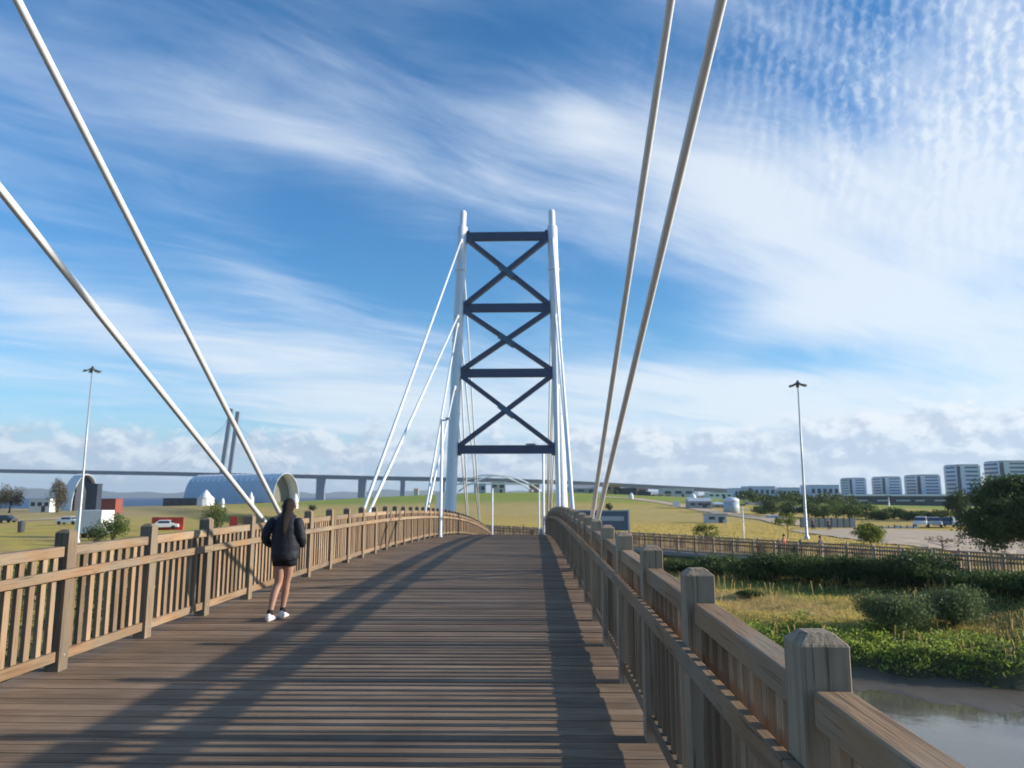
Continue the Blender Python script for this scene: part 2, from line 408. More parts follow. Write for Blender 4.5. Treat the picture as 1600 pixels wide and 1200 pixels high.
# water: creek and the wide river share one level
wm = bpy.data.materials.new('water'); wm.use_nodes = True; nt = wm.node_tree; V.nt = nt
b = nt.nodes['Principled BSDF']; b.inputs['Roughness'].default_value = .09; b.inputs['Specular IOR Level'].default_value = .6
tc = nt.nodes.new('ShaderNodeTexCoord'); ob = V(tc.outputs['Object'])
c = mixc(sstep(noise(ob, .25, 3), .4, .65), (.12, .105, .08), (.165, .145, .11)); nt.links.new(c.s, b.inputs['Base Color'])
bp = nt.nodes.new('ShaderNodeBump'); bp.inputs['Strength'].default_value = .12; bp.inputs['Distance'].default_value = .05
nt.links.new(noise(ob, 1.6, 3, .5).s, bp.inputs['Height']); nt.links.new(bp.outputs[0], b.inputs['Normal'])
n = 96; vs = [(0, 0, 0)] + [(270 * math.sin(2 * math.pi * k / n), 270 * math.cos(2 * math.pi * k / n), 0) for k in range(n)]
tag(link('water', mkmesh('water', vs, [(0, 1 + (k + 1) % n, 1 + k) for k in range(n)], wm)), kind='structure')
rm_ = bpy.data.materials.new('river_water'); rm_.use_nodes = True; nt = rm_.node_tree; V.nt = nt
b = nt.nodes['Principled BSDF']; b.inputs['Roughness'].default_value = .5; b.inputs['Specular IOR Level'].default_value = .25
tc = nt.nodes.new('ShaderNodeTexCoord'); mp = nt.nodes.new('ShaderNodeMapping'); mp.inputs['Scale'].default_value = (.002, .012, 1); nt.links.new(tc.outputs['Object'], mp.inputs[0])
c = mixc(noise(V(mp.outputs[0]), 1.0, 4), (.015, .055, .13), (.03, .085, .17)); nt.links.new(c.s, b.inputs['Base Color'])
vs = [(r_ * math.sin(2 * math.pi * k / n), r_ * math.cos(2 * math.pi * k / n), 0) for r_ in (270, 14000) for k in range(n)]
tag(link('river', mkmesh('river', vs, [(k, (k + 1) % n, n + (k + 1) % n, n + k)[::-1] for k in range(n)], rm_)), kind='structure')
# mud flat along the creek edge
vs, fs = [], []
for i in range(110):
    x = -9 + i * .45; yb = float(bankY(np.float64(x))) - .2
    wob = .9 * math.sin(i * .23) + .5 * math.sin(i * .61) + .3 * math.sin(i * 1.7 + 1) + .2 * math.sin(i * 2.9)
    vs += [(x, yb + 1.5, .28), (x, yb - .3, .05), (x, yb - 2.6 - wob, .03), (x, yb - 4.2 - wob, -.06)]
    if i: 
        k = i * 4
        for j in range(3): fs.append((k - 4 + j, k - 3 + j, k + 1 + j, k + j)[::-1])
mud = mat('mud', (.10, .075, .048), .5, 0, .35, 1.2, .5, .5, 5)
tag(link('mudflat', mkmesh('mudflat', vs, fs, mud)), kind='structure')

# hills on the far shore
def hills(name, a0, a1, dist, hf, m):
    vs, fs = [], []; N = 160
    for i in range(N + 1):
        a = R(a0 + (a1 - a0) * i / N); h = hf(math.degrees(a))
        for dd, hh in ((0, -4), (120, h * .75), (500, h), (900, -4)):
            vs.append(((dist + dd) * math.sin(a), (dist + dd) * math.cos(a), hh))
    for i in range(N):
        for j in range(3):
            k = i * 4 + j; fs.append((k, k + 4, k + 5, k + 1))
    return tag(link(name, mkmesh(name, vs, fs, m, smooth=True)), kind='structure')
hm = mat('hill_cover', (.045, .065, .06), .95, 0, .35, .004, .1)
hills('hills', -58, 14, 7500, lambda a: 60 + 16 * math.sin(a * .55) + 9 * math.sin(a * 1.9 + 1), hm)
hills('hills', 6, 62, 2600, lambda a: 14 + 9 * math.sin(a * .33 + 1.1) + 4 * math.sin(a * 1.7) + 12 * math.exp(-((a - 18) / 4) ** 2), hm)

def gp(px, py):
    """where the ground lies under a bearing (distance found on the terrain)"""
    x = (px - 800) / 1155; y = (600 - py) / 1155; fw = math.cos(PIT) - y * math.sin(PIT); up = math.sin(PIT) + y * math.cos(PIT)
    ys = np.arange(20, 420, .5); zz_ = EYE + up / fw * ys; g_ = terr(x / fw * ys, ys); k = np.argmax(g_ >= zz_)
    Yk = ys[k] if g_[k] >= zz_[k] else 330.0
    return (x / fw * Yk, Yk)
# paths draped on the field
def strip(name, pts, wds, m, lift=.06, sub=10):
    P = [Vector(p) for p in pts]; vs, fs = [], []; rows = []
    for i in range(len(P) - 1):
        for k in range(sub):
            t = k / sub; rows.append((P[i].lerp(P[i + 1], t), wds[i] * (1 - t) + wds[i + 1] * t))
    rows.append((P[-1], wds[-1])); nc = 7
    for i, (p, wdt) in enumerate(rows):
        dd = (rows[min(i + 1, len(rows) - 1)][0] - rows[max(i - 1, 0)][0]).normalized(); nn = Vector((-dd.y, dd.x))
        for j in range(nc):
            qq = p + nn * wdt * (j / (nc - 1) - .5); vs.append((qq.x, qq.y, tz(qq.x, qq.y) + lift))
    for i in range(len(rows) - 1):
        for j in range(nc - 1):
            k = i * nc + j; fs.append((k, k + nc, k + nc + 1, k + 1)[::-1])
    return tag(link(name, mkmesh(name, vs, fs, m)), kind='structure')
sand = mat('sandy_path', (.56, .42, .29), .95, 0, .15, .3, .1)
strip('path', [gp(930, 776), gp(990, 779), gp(1040, 786), gp(1090, 795), gp(1150, 805), gp(1215, 813), gp(1262, 822)], [7, 7, 6, 5.5, 5.5, 6, 8], sand, .12, 8)
strip('path', [gp(-60, 822), gp(0, 815), gp(70, 812), gp(138, 806)], [5, 5, 4.5, 3], sand, .10)
# broad sandy square
vs, fs = [], []; cols = list(range(1225, 2000, 12)); NR = 14
for i, px in enumerate(cols):
    far = 104 + 3 * math.sin(px * .02); near = np.interp(px, [1225, 1300, 1390, 1470, 1560, 1750, 2000], [100, 84, 71.5, 64, 58, 50, 45]) + .8 * math.sin(px * .05)
    for k in range(NR):
        Yk = near + (far - near) * k / (NR - 1); Xk = (px - 800) / 1155 * Yk * 1.012; vs.append((Xk, Yk, tz(Xk, Yk) + .09))
    if i:
        for k in range(NR - 1): c_ = i * NR + k; fs.append((c_ - NR, c_, c_ + 1, c_ - NR + 1))
tag(link('square', mkmesh('square', vs, fs, sand)), kind='structure')

# ------------------------------------------------------------ the footbridge
bridge = thing('footbridge', B(0, -1.8, -.4), 'timber decked cable stayed footbridge with white steel masts and slate cross bracing', 'bridge')
mb = MB(); s = S0; pitch = .151
while s < S1:
    wj = random.uniform(-.003, .003); e0 = -4.62 + random.uniform(-.02, .02); e1 = 1.06 + random.uniform(-.02, .02); hj = random.uniform(-.003, .003); tlt = random.uniform(-.003, .003)
    a, b_ = s + .0035, s + pitch - .0035
    mb.box8([B(a, e0, -.045), B(a, e1, -.045), B(b_, e1, -.045), B(b_, e0, -.045), B(a, e0, hj), B(a, e1, hj + tlt), B(b_, e1, hj + tlt), B(b_, e0, hj)])
    s += pitch
dk = mb.build('deck', M['deck'], bridge)
mb = MB(); k = 0; s = S0
while s < 16:
    if s > 3.5:
        for tt in np.arange(-4.4, 1.0, .6):
            for ds in (.035, .115):
                c_ = B(s + ds + random.uniform(-.004, .004), tt + random.uniform(-.008, .008), .0035); r_ = .0055
                mb.v += [c_ + Vector((r_ * math.cos(q_ * math.pi / 3), r_ * math.sin(q_ * math.pi / 3), 0)) for q_ in range(6)]; mb.f.append(tuple(range(len(mb.v) - 6, len(mb.v)))); mb.r.append(.5)
    s += pitch
tag(mb.build('deck_screws', M['dkmetal'], bridge), kind='stuff')
for t0, t1, nm in ((-4.75, -4.55, 'edge_beam'), (.98, 1.18, 'edge_beam')):
    mb = MB(); rings = []
    for i in range(47):
        s = S0 + (S1 - S0) * i / 46
        rings.append([B(s, t0, -.62), B(s, t1, -.62), B(s, t1, -.06), B(s, t0, -.06)])
    mb.ring(rings); mb.build(nm, M['conc'], bridge)
mb = MB()
for s in np.arange(S0 + 1, S1, 3.0): mb.beam(B(s, -4.55, -.3), B(s, .98, -.3), .2, .3)
mb.build('cross_joists', M['dkmetal'], bridge)
for s in (S0 + 2, 43, S1 - 2):
    mb = MB(); c = B(s, -1.8, 0)
    mb.box(c.x - 2.4, c.x + 2.4, c.y - .5, c.y + .5, -2, c.z - .62); mb.build('pier', M['conc'], bridge)

def pylon(sp, sgn):
    py = bpy.data.objects.new('pylon', None); COL.objects.link(py); py.location = B(sp, -1.6, 0); adopt(py, bridge)
    def colt(side, h):
        t0, t1 = (-4.90, -4.28) if side < 0 else (1.60, 1.10)
        if sp < 0: t0, t1 = (-4.95, -4.55) if side < 0 else (1.80, 1.66)
        return t0 + (t1 - t0) * max(0, h) / 19.5
    for side in (-1, 1):
        mb = MB(); hs = [-9 if sp > 0 else -4, 0, 6, 12, 17.0, 18.35, 18.36, 18.45, 19.3, 19.42]; rs = [.33, .33, .32, .31, .30, .30, .25, .20, .20, .13]
        mb.tube([B(sp, colt(side, h), h) for h in hs], rs, 24)
        o = mb.build('column', M['white'], None, True); bpy.context.view_layer.update(); o.parent = py; o.matrix_parent_inverse = (bridge.matrix_basis.inverted() @ Matrix.Identity(4)) if False else Matrix.Translation(-Vector(py.location))
    HB = [4.85, 9.35, 13.3, 17.75]
    for side in (-1, 1):
        for h in (6.9, 11.3, 15.6):
            c0, c1 = B(sp, colt(side, h), h), B(sp, colt(side, h), h + .07)
            o = MB().tube([c0, c1], .355, 24).build('flange', M['white']); o.parent = py; o.matrix_parent_inverse = Matrix.Translation(-Vector(py.location))
        for h in HB:
            t_ = colt(side, h) - side * .38; o = MB().beam(B(sp, t_, h - .34), B(sp, t_, h + .34), .34, .16, up=(1, 0, 0)).build('joint_plate', M['slate']); o.parent = py; o.matrix_parent_inverse = Matrix.Translation(-Vector(py.location))
    def sub(mb, nm, m):
        o = mb.build(nm, m); o.parent = py; o.matrix_parent_inverse = Matrix.Translation(-Vector(py.location)); return o
    for h in HB:
        sub(MB().beam(B(sp, colt(-1, h) + .28, h), B(sp, colt(1, h) - .28, h), .30, .49), 'cross_beam', M['slate'])
    for a, b_ in zip(HB[:-1], HB[1:]):
        P = [B(sp, colt(-1, a) + .38, a + .22), B(sp, colt(1, b_) - .38, b_ - .22), B(sp, colt(1, a) - .38, a + .22), B(sp, colt(-1, b_) + .38, b_ - .22)]
        u = Vector((0, -1, 0))
        sub(MB().beam(P[0], P[1], .26, .50, up=(0, 1, 0)), 'diagonal_brace', M['slate'])
        sub(MB().beam(P[2] + Vector((0, .004, 0)), P[3] + Vector((0, .004, 0)), .24, .485, up=(0, 1, 0)), 'diagonal_brace', M['slate'])
        c = (P[0] + P[1]) / 2; c2 = (P[2] + P[3]) / 2; c = (c + c2) / 2
        dd = (P[2] - P[3]).normalized() * .55
        sub(MB().beam(c - dd, c + dd, .30, .56, up=(0, 1, 0)), 'gusset_plate', M['plate'])
    return py, colt
def parent_keep(o, root):
    bpy.context.view_layer.update(); o.parent = root; o.matrix_parent_inverse = root.matrix_world.inverted()
pf, colt = pylon(43, 1)
pn, coln = pylon(-12.3, -1)
CB = [(17.5, 24.4), (12.8, 24.3), (12.4, 11.8), (8.6, 11.7)]
for sp, span_far in ((43, True), (-12.3, True)):
    for side in (-1, 1):
        for sg in (-1, 1):
            for h, run in CB:
                if sp < 0:
                    if sg < 0: continue
                    run = {24.4: 28.8, 24.3: 28.7}.get(run, run)
                    if side > 0: run += .5
                ta = -4.80 if side < 0 else (1.05 if sp < 0 else 1.04)
                p0 = B(sp + sg * .22, (colt if sp > 0 else coln)(side, h), h)
                p1 = B(sp + sg * run, ta, -.35)
                mb = MB(); mb.tube([p0, p1], .041 if sp < 0 else .05, 12)
                dd = (p1 - p0).normalized(); mb.tube([p1 - dd * 1.6, p1 - dd * 1.5, p1 - dd * .1], [.055, .075, .075], 12); mb.tube([p1 - dd * 1.72, p1 - dd * 1.66], .066, 12)
                mb.tube([p0 + dd * .1, p0 + dd * .5], .085, 12)
                mb.build('stay_cable', M['white'], bridge, True)

# ------------------------------------------------------------ timber railings
PH = 1.27; PW = .138; SP = 1.51
def post_mesh(w=PW, h=PH):
    a = w / 2; rings = []
    for r_, z in ((a, -.05), (a, h - .036), (a - .003, h - .030), (a * .62, h - .008), (a * .52, h - .003)):
        rings.append([(-r_, -r_, z), (r_, -r_, z), (r_, r_, z), (-r_, r_, z)])
    mb = MB().ring(rings); nf = len(mb.f)
    for zc in (.872, .13):
        for sd_ in (-1, 1):
            for yy in ((-.03, .03) if zc > .5 else (0,)):
                mb.tube([(sd_ * (a - .004), yy, zc), (sd_ * (a + (.006 if zc < .5 else .004)), yy, zc)], .011, 8)
    me = mb.mesh('post', M['post']); me.materials.append(M['galv'])
    for pl in me.polygons:
        if pl.index >= nf: pl.material_index = 1
    return me
def slope(s): return math.atan(-(.00184 if s > 17 else .0010) * (s - 17))
def railing(label, tc_, inner, s_first, s_from, s_to):
    root = thing('timber_railing', B(s_from, tc_, 0), label, 'railing')
    pm = post_mesh()
    s = s_first
    while s - SP > s_from: s -= SP
    rl = SP - PW - .006; out_ = -inner
    # bay meshes: local x = t, y = s
    def baymesh(fn_, name, m):
        mb = MB(); fn_(mb); return mb.mesh(name, m)
    def top_rail(mb): mb.box(-.052 + out_ * .008, .052 + out_ * .008, -rl / 2, rl / 2, PH - .245, PH - .15)
    def bottom(mb): mb.box(-.035, .035, -rl / 2, rl / 2, .085, .175)
    def bals(mb):
        n = 9
        for k in range(n):
            y = -rl / 2 + rl * (k + .5) / n + random.uniform(-.004, .004); wv = .034 + random.uniform(-.003, .003); xo = random.uniform(-.003, .003)
            tl = random.uniform(-.006, .006); mb.box8([(-.021 + xo, y - wv, .176), (.021 + xo, y - wv, .176), (.021 + xo, y + wv, .176), (-.021 + xo, y + wv, .176), (-.021 + xo, y - wv + tl, PH - .247), (.021 + xo, y - wv + tl, PH - .247), (.021 + xo, y + wv + tl, PH - .247), (-.021 + xo, y + wv + tl, PH - .247)])
    tms = [baymesh(top_rail, 'top_rail', M['rail']) for _ in range(5)]; bms = [baymesh(bottom, 'bottom_rail', M['rail'])]; pms = [baymesh(bals, 'balusters', M['bal']) for _ in range(9)]
    i = 0; hand = []
    while s < s_to:
        o = link('post', pm, root, True); o.location = B(s, tc_) - root.location; o.rotation_euler = (random.uniform(-.004, .004), random.uniform(-.006, .006), -PSI)
        o.location.z += random.uniform(-.008, .008)
        if -1 < s < 14: bev(o, .006)
        if s + SP < s_to:
            sc_ = s + SP / 2
            for nm, ms in (('top_rail', tms), ('bottom_rail', bms), ('balusters', pms)):
                o = link(nm, random.choice(ms), root, True); p = B(sc_, tc_); p.z = (deckz(s) + deckz(s + SP)) / 2
                o.location = p - root.location; o.rotation_euler = (slope(sc_), 0, -PSI)
                if nm == 'top_rail' and sc_ < 14: bev(o, .008, 3)
                if nm == 'balusters' and sc_ < 8: bev(o, .003, 1)
        hand.append(s); s += SP; i += 1
    # continuous handrail on the inner face of the posts, in long boards
    k = 0; ti = tc_ + inner * (PW / 2 + .022)
    while k < len(hand) - 1:
        e = min(k + 3, len(hand) - 1); rings = []
        ss = np.linspace(hand[k] + .003, hand[e] - .003, 7)
        for s in ss:
            rings.append([B(s, ti - .021, .83), B(s, ti + .021, .83), B(s, ti + .021, .915), B(s, ti - .021, .915)])
        mb = MB(); mb.ring(rings); o = mb.build('handrail', M['rail'], root)
        if hand[k] < 14: bev(o, .006)
        k = e
    return root
railing('weathered timber railing along the right edge of the bridge deck, closest to the viewer', TR, -1, 2.22, -2.6, S1 - 1)
railing('sunlit timber railing along the left edge of the bridge deck, behind the walking woman', TL, 1, 7.0, .9, S1 - 1)

# ------------------------------------------------------------ boardwalk beyond the bridge with its railings
WP = [Vector((-7.5, 89.8)), Vector((9, 66)), Vector((27, 40)), Vector((36, 34.5))]; WZ = [2.5, 2.62, 2.62, 2.65]
def walk_pt(u):           # u in metres from WP[0]
    for i in range(3):
        L = (WP[i + 1] - WP[i]).length
        if u <= L or i == 2: t = u / L; p = WP[i].lerp(WP[i + 1], t); return p, WZ[i] * (1 - t) + WZ[i + 1] * t, (WP[i + 1] - WP[i]).normalized()
        u -= L
LW = sum((WP[i + 1] - WP[i]).length for i in range(3))
mb = MB(); rings = []
for k in range(31):
    p, z, dd = walk_pt(LW * k / 30); nn = Vector((-dd.y, dd.x))
    rings.append([(p.x + 0 * nn.x, p.y, z - .55), (p.x + 3.2 * nn.x, p.y + 3.2 * nn.y, z - .55), (p.x + 3.2 * nn.x, p.y + 3.2 * nn.y, z), (p.x, p.y, z)])
mb.ring(rings); tag(mb.build('boardwalk', M['conc']), kind='structure')
def far_rail(off, label):
    p, z, dd = walk_pt(0)
    root = thing('boardwalk_railing', (p.x, p.y, z), label, 'railing')
    u = .2; step = 1.8; i = 0; pm = post_mesh(.13, 1.3)
    mbp = MB(); 
    rl = step - .14
    mt = MB(); mt.box(-.05, .05, -rl / 2, rl / 2, 1.06, 1.16); mt = mt.mesh('top_rail', M['rail'])
    mh = MB(); mh.box(-.085, -.045, -rl / 2, rl / 2, .80, .89); mh = mh.mesh('handrail', M['rail'])
    ml = MB(); ml.box(-.035, .035, -rl / 2, rl / 2, .08, .17); ml = ml.mesh('bottom_rail', M['rail'])
    mbb = MB()
    for k in range(10):
        y = -rl / 2 + rl * (k + .5) / 10; mbb.box(-.02, .02, y - .035, y + .035, .171, 1.058)
    mbb = mbb.mesh('balusters', M['bal'])
    while u < LW:
        p, z, dd = walk_pt(u); nn = Vector((-dd.y, dd.x)); q_ = p + nn * off; az_ = math.atan2(-dd.x, dd.y)
        o = link('post', pm, root, True); o.location = Vector((q_.x, q_.y, z)) - root.location; o.rotation_euler = (0, 0, az_)
        p2, z2, d2 = walk_pt(min(u + step / 2, LW)); q2 = p2 + Vector((-d2.y, d2.x)) * off; az2 = math.atan2(-d2.x, d2.y)
        for nm, m_ in (('top_rail', mt), ('handrail', mh), ('bottom_rail', ml), ('balusters', mbb)):
            o = link(nm, m_, root, True); o.location = Vector((q2.x, q2.y, z2)) - root.location; o.rotation_euler = (0, 0, az2)
        u += step
    return root
far_rail(.12, 'brown timber railing on the creek side of the far boardwalk, behind the dark bushes')
far_rail(3.05, 'brown timber railing on the field side of the far boardwalk, facing the dry grass')

# ------------------------------------------------------------ lamps
def deck_lamp(s, t, arm, label):
    root = thing('street_lamp', B(s, t), label, 'street lamp', 'slim lamp posts on the bridge', -PSI)
    mb = MB(); mb.lathe([(.11, 0), (.11, .02), (.07, .03), (.065, 5.2), (.05, 5.28)], n=12)
    mb.build('pole', M['white'], root, True, True)
    mb = MB(); mb.tube([(0, 0, 5.2), (arm * .9, 0, 5.28)], .03, 8); mb.build('arm', M['galv'], root, True, True)
    mb = MB(); x0, x1 = sorted((arm * .45, arm * 1.05)); mb.box(x0, x1, -.1, .1, 5.27, 5.35); h = mb.build('lamp_head', M['galv'], root, False, True); bev(h, .02)
deck_lamp(33.6, -4.22, .35, 'tall white lamp post at the left railing in front of the mast')
deck_lamp(44.3, .52, -1.0, 'white lamp post with arm at the right railing just under the mast')
deck_lamp(73, -4.12, .35, 'white lamp post beyond the crest, left of the opening under the mast')
deck_lamp(75, .45, -.9, 'white lamp post with arm beyond the crest, right of the opening under the mast')

def mast(px, Y, h, label):
    X = Xat(px, Y); root = thing('floodlight_mast', (X, Y, tz(X, Y)), label, 'light mast', 'tall floodlight masts')
    mb = MB(); mb.lathe([(.28, -.3), (.28, .3), (.15, .5), (.12, h * .5), (.06, h)], n=12); mb.build('pole', M['galv'], root, True, True)
    mb = MB(); mb.lathe([(.1, h), (.5, h + .05), (.5, h + .12), (.2, h + .28), (.06, h + .55)], n=14); mb.build('head_frame', M['dkmetal'], root, False, True)
    for k in range(6):
        a = k * math.pi / 3 + .2; mb = MB(); c, s_ = math.cos(a), math.sin(a)
        mb.beam((c * .45, s_ * .45, h + .02), (c * 1.0, s_ * 1.0, h - .10), .34, .12); mb.build('floodlight', M['dkmetal'], root, False, True)
mast(143, 88, 20.4, 'tall grey floodlight mast left of the bridge, beyond the dry field edge')
mast(1246, 82, 17.0, 'tall grey floodlight mast on the right, rising behind the boardwalk')

# ------------------------------------------------------------ foliage
def leaf_mesh(name, pts, size, m, flat=.0, up=False):
    n = len(pts); pts = np.asarray(pts)
    a = RNG.normal(size=(n, 3)); a /= np.linalg.norm(a, axis=1)[:, None]
    b_ = RNG.normal(size=(n, 3)); b_ -= (b_ * a).sum(1)[:, None] * a; b_ /= np.linalg.norm(b_, axis=1)[:, None]
    sz = (np.asarray(size) * RNG.uniform(.6, 1.3, n))[:, None]
    v = np.empty((n, 4, 3)); v[:, 0] = pts - a * sz; v[:, 1] = pts + b_ * sz * .5; v[:, 2] = pts + a * sz; v[:, 3] = pts - b_ * sz * .5
    f = np.arange(n * 4).reshape(n, 4)
    me = bpy.data.meshes.new(name); me.vertices.add(n * 4); me.vertices.foreach_set('co', v.reshape(-1))
    me.loops.add(n * 4); me.loops.foreach_set('vertex_index', f.reshape(-1))
    me.polygons.add(n); me.polygons.foreach_set('loop_start', np.arange(n) * 4); me.polygons.foreach_set('loop_total', np.full(n, 4))
    me.update(calc_edges=True); me.materials.append(m)
    at = me.attributes.new('rnd', 'FLOAT', 'FACE')
    return me, at
def crown_pts(rx, ry, rz, n, clumps=14, cr=.45, low=.0, shell=.75, droop=0):
    """leaf positions: uneven clumps spread through an ellipsoid centred on the origin"""
    cs = RNG.normal(size=(clumps, 3)); cs /= np.linalg.norm(cs, axis=1)[:, None]
    cs *= RNG.uniform(.45, .95, clumps)[:, None] ** .6 * .78
    cs[:, 2] = np.where(cs[:, 2] < -low, cs[:, 2] * .5, cs[:, 2])
    rad = cr * RNG.uniform(.6, 1.35, clumps); wgt = rad ** 2; wgt /= wgt.sum()
    k = RNG.choice(clumps, n, p=wgt); dd = RNG.normal(size=(n, 3)); dd /= np.linalg.norm(dd, axis=1)[:, None]
    rr_ = RNG.uniform(0, 1, n) ** (1 - shell * .75)
    p = cs[k] + dd * (rad[k] * rr_ * RNG.uniform(.85, 1.12, n))[:, None]
    tone = .5 + .22 * RNG.normal(size=clumps)[k] + .18 * RNG.normal(size=n)
    p = p * np.array([rx, ry, rz])
    return p, np.clip(tone, 0, 1)
def bush_obj(name, x, y, rx, ry, h, n, leaf, m, label, cat, group=None, clumps=16, stem=True, z=None):
    z = tz(x, y) if z is None else z
    root = thing(name, (x, y, z), label, cat, group)
    p, tone = crown_pts(rx, ry, h * .52, n, clumps, .5); p[:, 2] += h * .48; p[:, 2] = np.abs(p[:, 2])
    me, at = leaf_mesh('foliage', p, leaf, m); at.data.foreach_set('value', tone.astype(np.float32))
    link('foliage', me, root, True)
    if stem:
        mb = MB()
        for k in range(5):
            a = k * 1.3 + .4; mb.tube([(0, 0, -.1), (rx * .2 * math.cos(a), ry * .2 * math.sin(a), h * .3), (rx * .5 * math.cos(a), ry * .5 * math.sin(a), h * .7)], [.05 * h ** .5, .035 * h ** .5, .012], 6)
        mb.build('stem', M['bark'], root, True, True)
    return root
def tree_obj(name, x, y, h, cr, n, leaf, m, label, group=None, trunk_h=.35, clumps=20, clump=.4, r0=.12, ch=None, z=None, cat='tree'):
    z = tz(x, y) if z is None else z
    root = thing(name, (x, y, z), label, cat, group)
    ch = ch or h * (1 - trunk_h) / 2; cz = h - ch
    p, tone = crown_pts(cr, cr, ch, n, clumps, clump, .3 if trunk_h > .15 else 1.0); p[:, 2] += cz
    me, at = leaf_mesh('crown', p, leaf, m); at.data.foreach_set('value', tone.astype(np.float32)); link('crown', me, root, True)
    mb = MB(); mb.tube([(0, 0, -.2), (.03 * h, 0, h * .25), (0, .02 * h, h * .55), (.02 * h, 0, h * .82)], [r0, r0 * .75, r0 * .5, r0 * .15], 8)
    for k in range(7):
        a = k * 2.4; z0 = h * (.22 + .07 * k); e = cr * .7
        mb.tube([(0.01 * h, 0, z0), (e * .5 * math.cos(a), e * .5 * math.sin(a), z0 + h * .12), (e * math.cos(a), e * math.sin(a), z0 + h * .18)], [r0 * .4, r0 * .25, r0 * .07], 6)
    mb.build('trunk', M['bark'], root, True, True)
    return root

# the big tree at the right edge, by the boardwalk
T = thing('broad_tree', (37.6, 54.5, tz(37.6, 54.5)), 'large dark green spreading tree at the right edge, hanging over the boardwalk', 'tree'); T.scale = (1.09, 1.09, 1.02)
P, Q = [], []
for (cx, cy, cz, rx, ry, rz, n) in ((0, 0, 4.0, 4.2, 3.8, 2.5, 15000), (-2.7, -.6, 2.9, 2.4, 2.2, 1.7, 7000), (2.2, .5, 4.8, 2.6, 2.6, 1.6, 6000), (-.9, .2, 5.1, 1.9, 1.8, 1.1, 4000), (.4, -1.6, 2.2, 3.2, 2.0, 1.2, 6000)):
    p, t_ = crown_pts(rx, ry, rz, n, 26, .36, .6); p += np.array([cx, cy, cz]); P.append(p); Q.append(t_)
for k in range(34):        # hanging sprays
    a = RNG.uniform(2.2, 4.4); r_ = RNG.uniform(2.2, 4.6); L = RNG.uniform(.8, 1.9); n = 110
    t_ = RNG.uniform(0, 1, n); p = np.stack([r_ * math.cos(a) + RNG.normal(0, .16, n), r_ * .8 * math.sin(a) + RNG.normal(0, .16, n), 2.6 - t_ * L + RNG.normal(0, .1, n)], -1)
    P.append(p); Q.append(np.clip(.45 + .2 * RNG.normal(size=n), 0, 1))
P = np.concatenate(P); Q = np.concatenate(Q); me, at = leaf_mesh('crown', P, .105, M['leaf_tree']); at.data.foreach_set('value', Q.astype(np.float32)); link('crown', me, T, True)
mb = MB(); mb.tube([(0, 0, -.5), (.1, 0, 1.2), (-.1, .1, 2.6), (.2, 0, 4.6)], [.38, .28, .2, .06], 10)
for k in range(9):
    a = k * 2.4; z0 = 1.0 + .28 * k; mb.tube([(0, 0, z0), (1.3 * math.cos(a), 1.3 * math.sin(a), z0 + .8), (2.9 * math.cos(a), 2.7 * math.sin(a), z0 + .9)], [.14, .09, .02], 7)
mb.build('trunk', M['bark'], T, True, True)

# dark bushes along the foot of the boardwalk
hb = [(1040, 56, 1.5, 1.9, 'small dark bush at the left end of the bush row below the boardwalk'), (1112, 54, 1.9, 2.3, 'dark bush with a rounded left shoulder below the boardwalk'), (1150, 50.5, 1.7, 2.0, 'lower dark bush in front of the boardwalk, nearer the marsh'),
      (1190, 50.5, 2.1, 2.4, 'broad dark bush below the boardwalk, left of the floodlight mast'), (1240, 48.5, 2.1, 2.2, 'dark bush straight below the floodlight mast'), (1290, 47, 2.1, 2.1, 'dark bush just right of the floodlight mast foot'), (1340, 45.5, 1.7, 1.5, 'low dark bush below the round lime green tree'),
      (1410, 44.6, 2.3, 2.1, 'tall domed dark bush standing above the boardwalk railing line'), (1470, 43, 1.9, 1.3, 'low spreading dark bush right of the domed bush'), (1525, 41.5, 2.0, .8, 'low dark bush under the left side of the big tree'), (1590, 40.0, 2.0, .7, 'low dark bush at the right edge under the big tree')]
TOPS = {1040: 874, 1112: 866, 1150: 871, 1190: 864, 1240: 867, 1290: 867, 1340: 874, 1410: 857, 1470: 886, 1525: 889, 1590: 892}
for px, Y, r_, h, lab in hb:
    Y -= 2.6; X = Xat(px, Y) * 1.012; h = max(.6, zpy(TOPS[px], Y) - tz(X, Y)); bush_obj('dark_bush', X, Y, r_, r_ * .8, h, int(5200 * r_ * h / 3), .085, M[('leaf_dark', 'leaf_mid', 'leaf_far')[px % 3]], lab, 'bush', 'dark bushes below the boardwalk', 22)
# two rounded bushes on the creek bank
bush_obj('round_bush', 17.2, 34.6, 1.7, 1.4, 1.75, 11000, .055, M['leaf_bush'], 'left of two rounded feathery green bushes on the creek bank', 'bush', None, 26)
bush_obj('round_bush', 20.3, 35.2, 1.6, 1.4, 1.7, 10000, .055, M['leaf_bush'], 'right of two rounded feathery green bushes on the creek bank', 'bush', None, 26)
bush_obj('small_shrub', 12.7, 41.0, .75, .6, .45, 1400, .05, M['leaf_mid'], 'tiny dark shrub alone in the yellow marsh grass', 'bush')

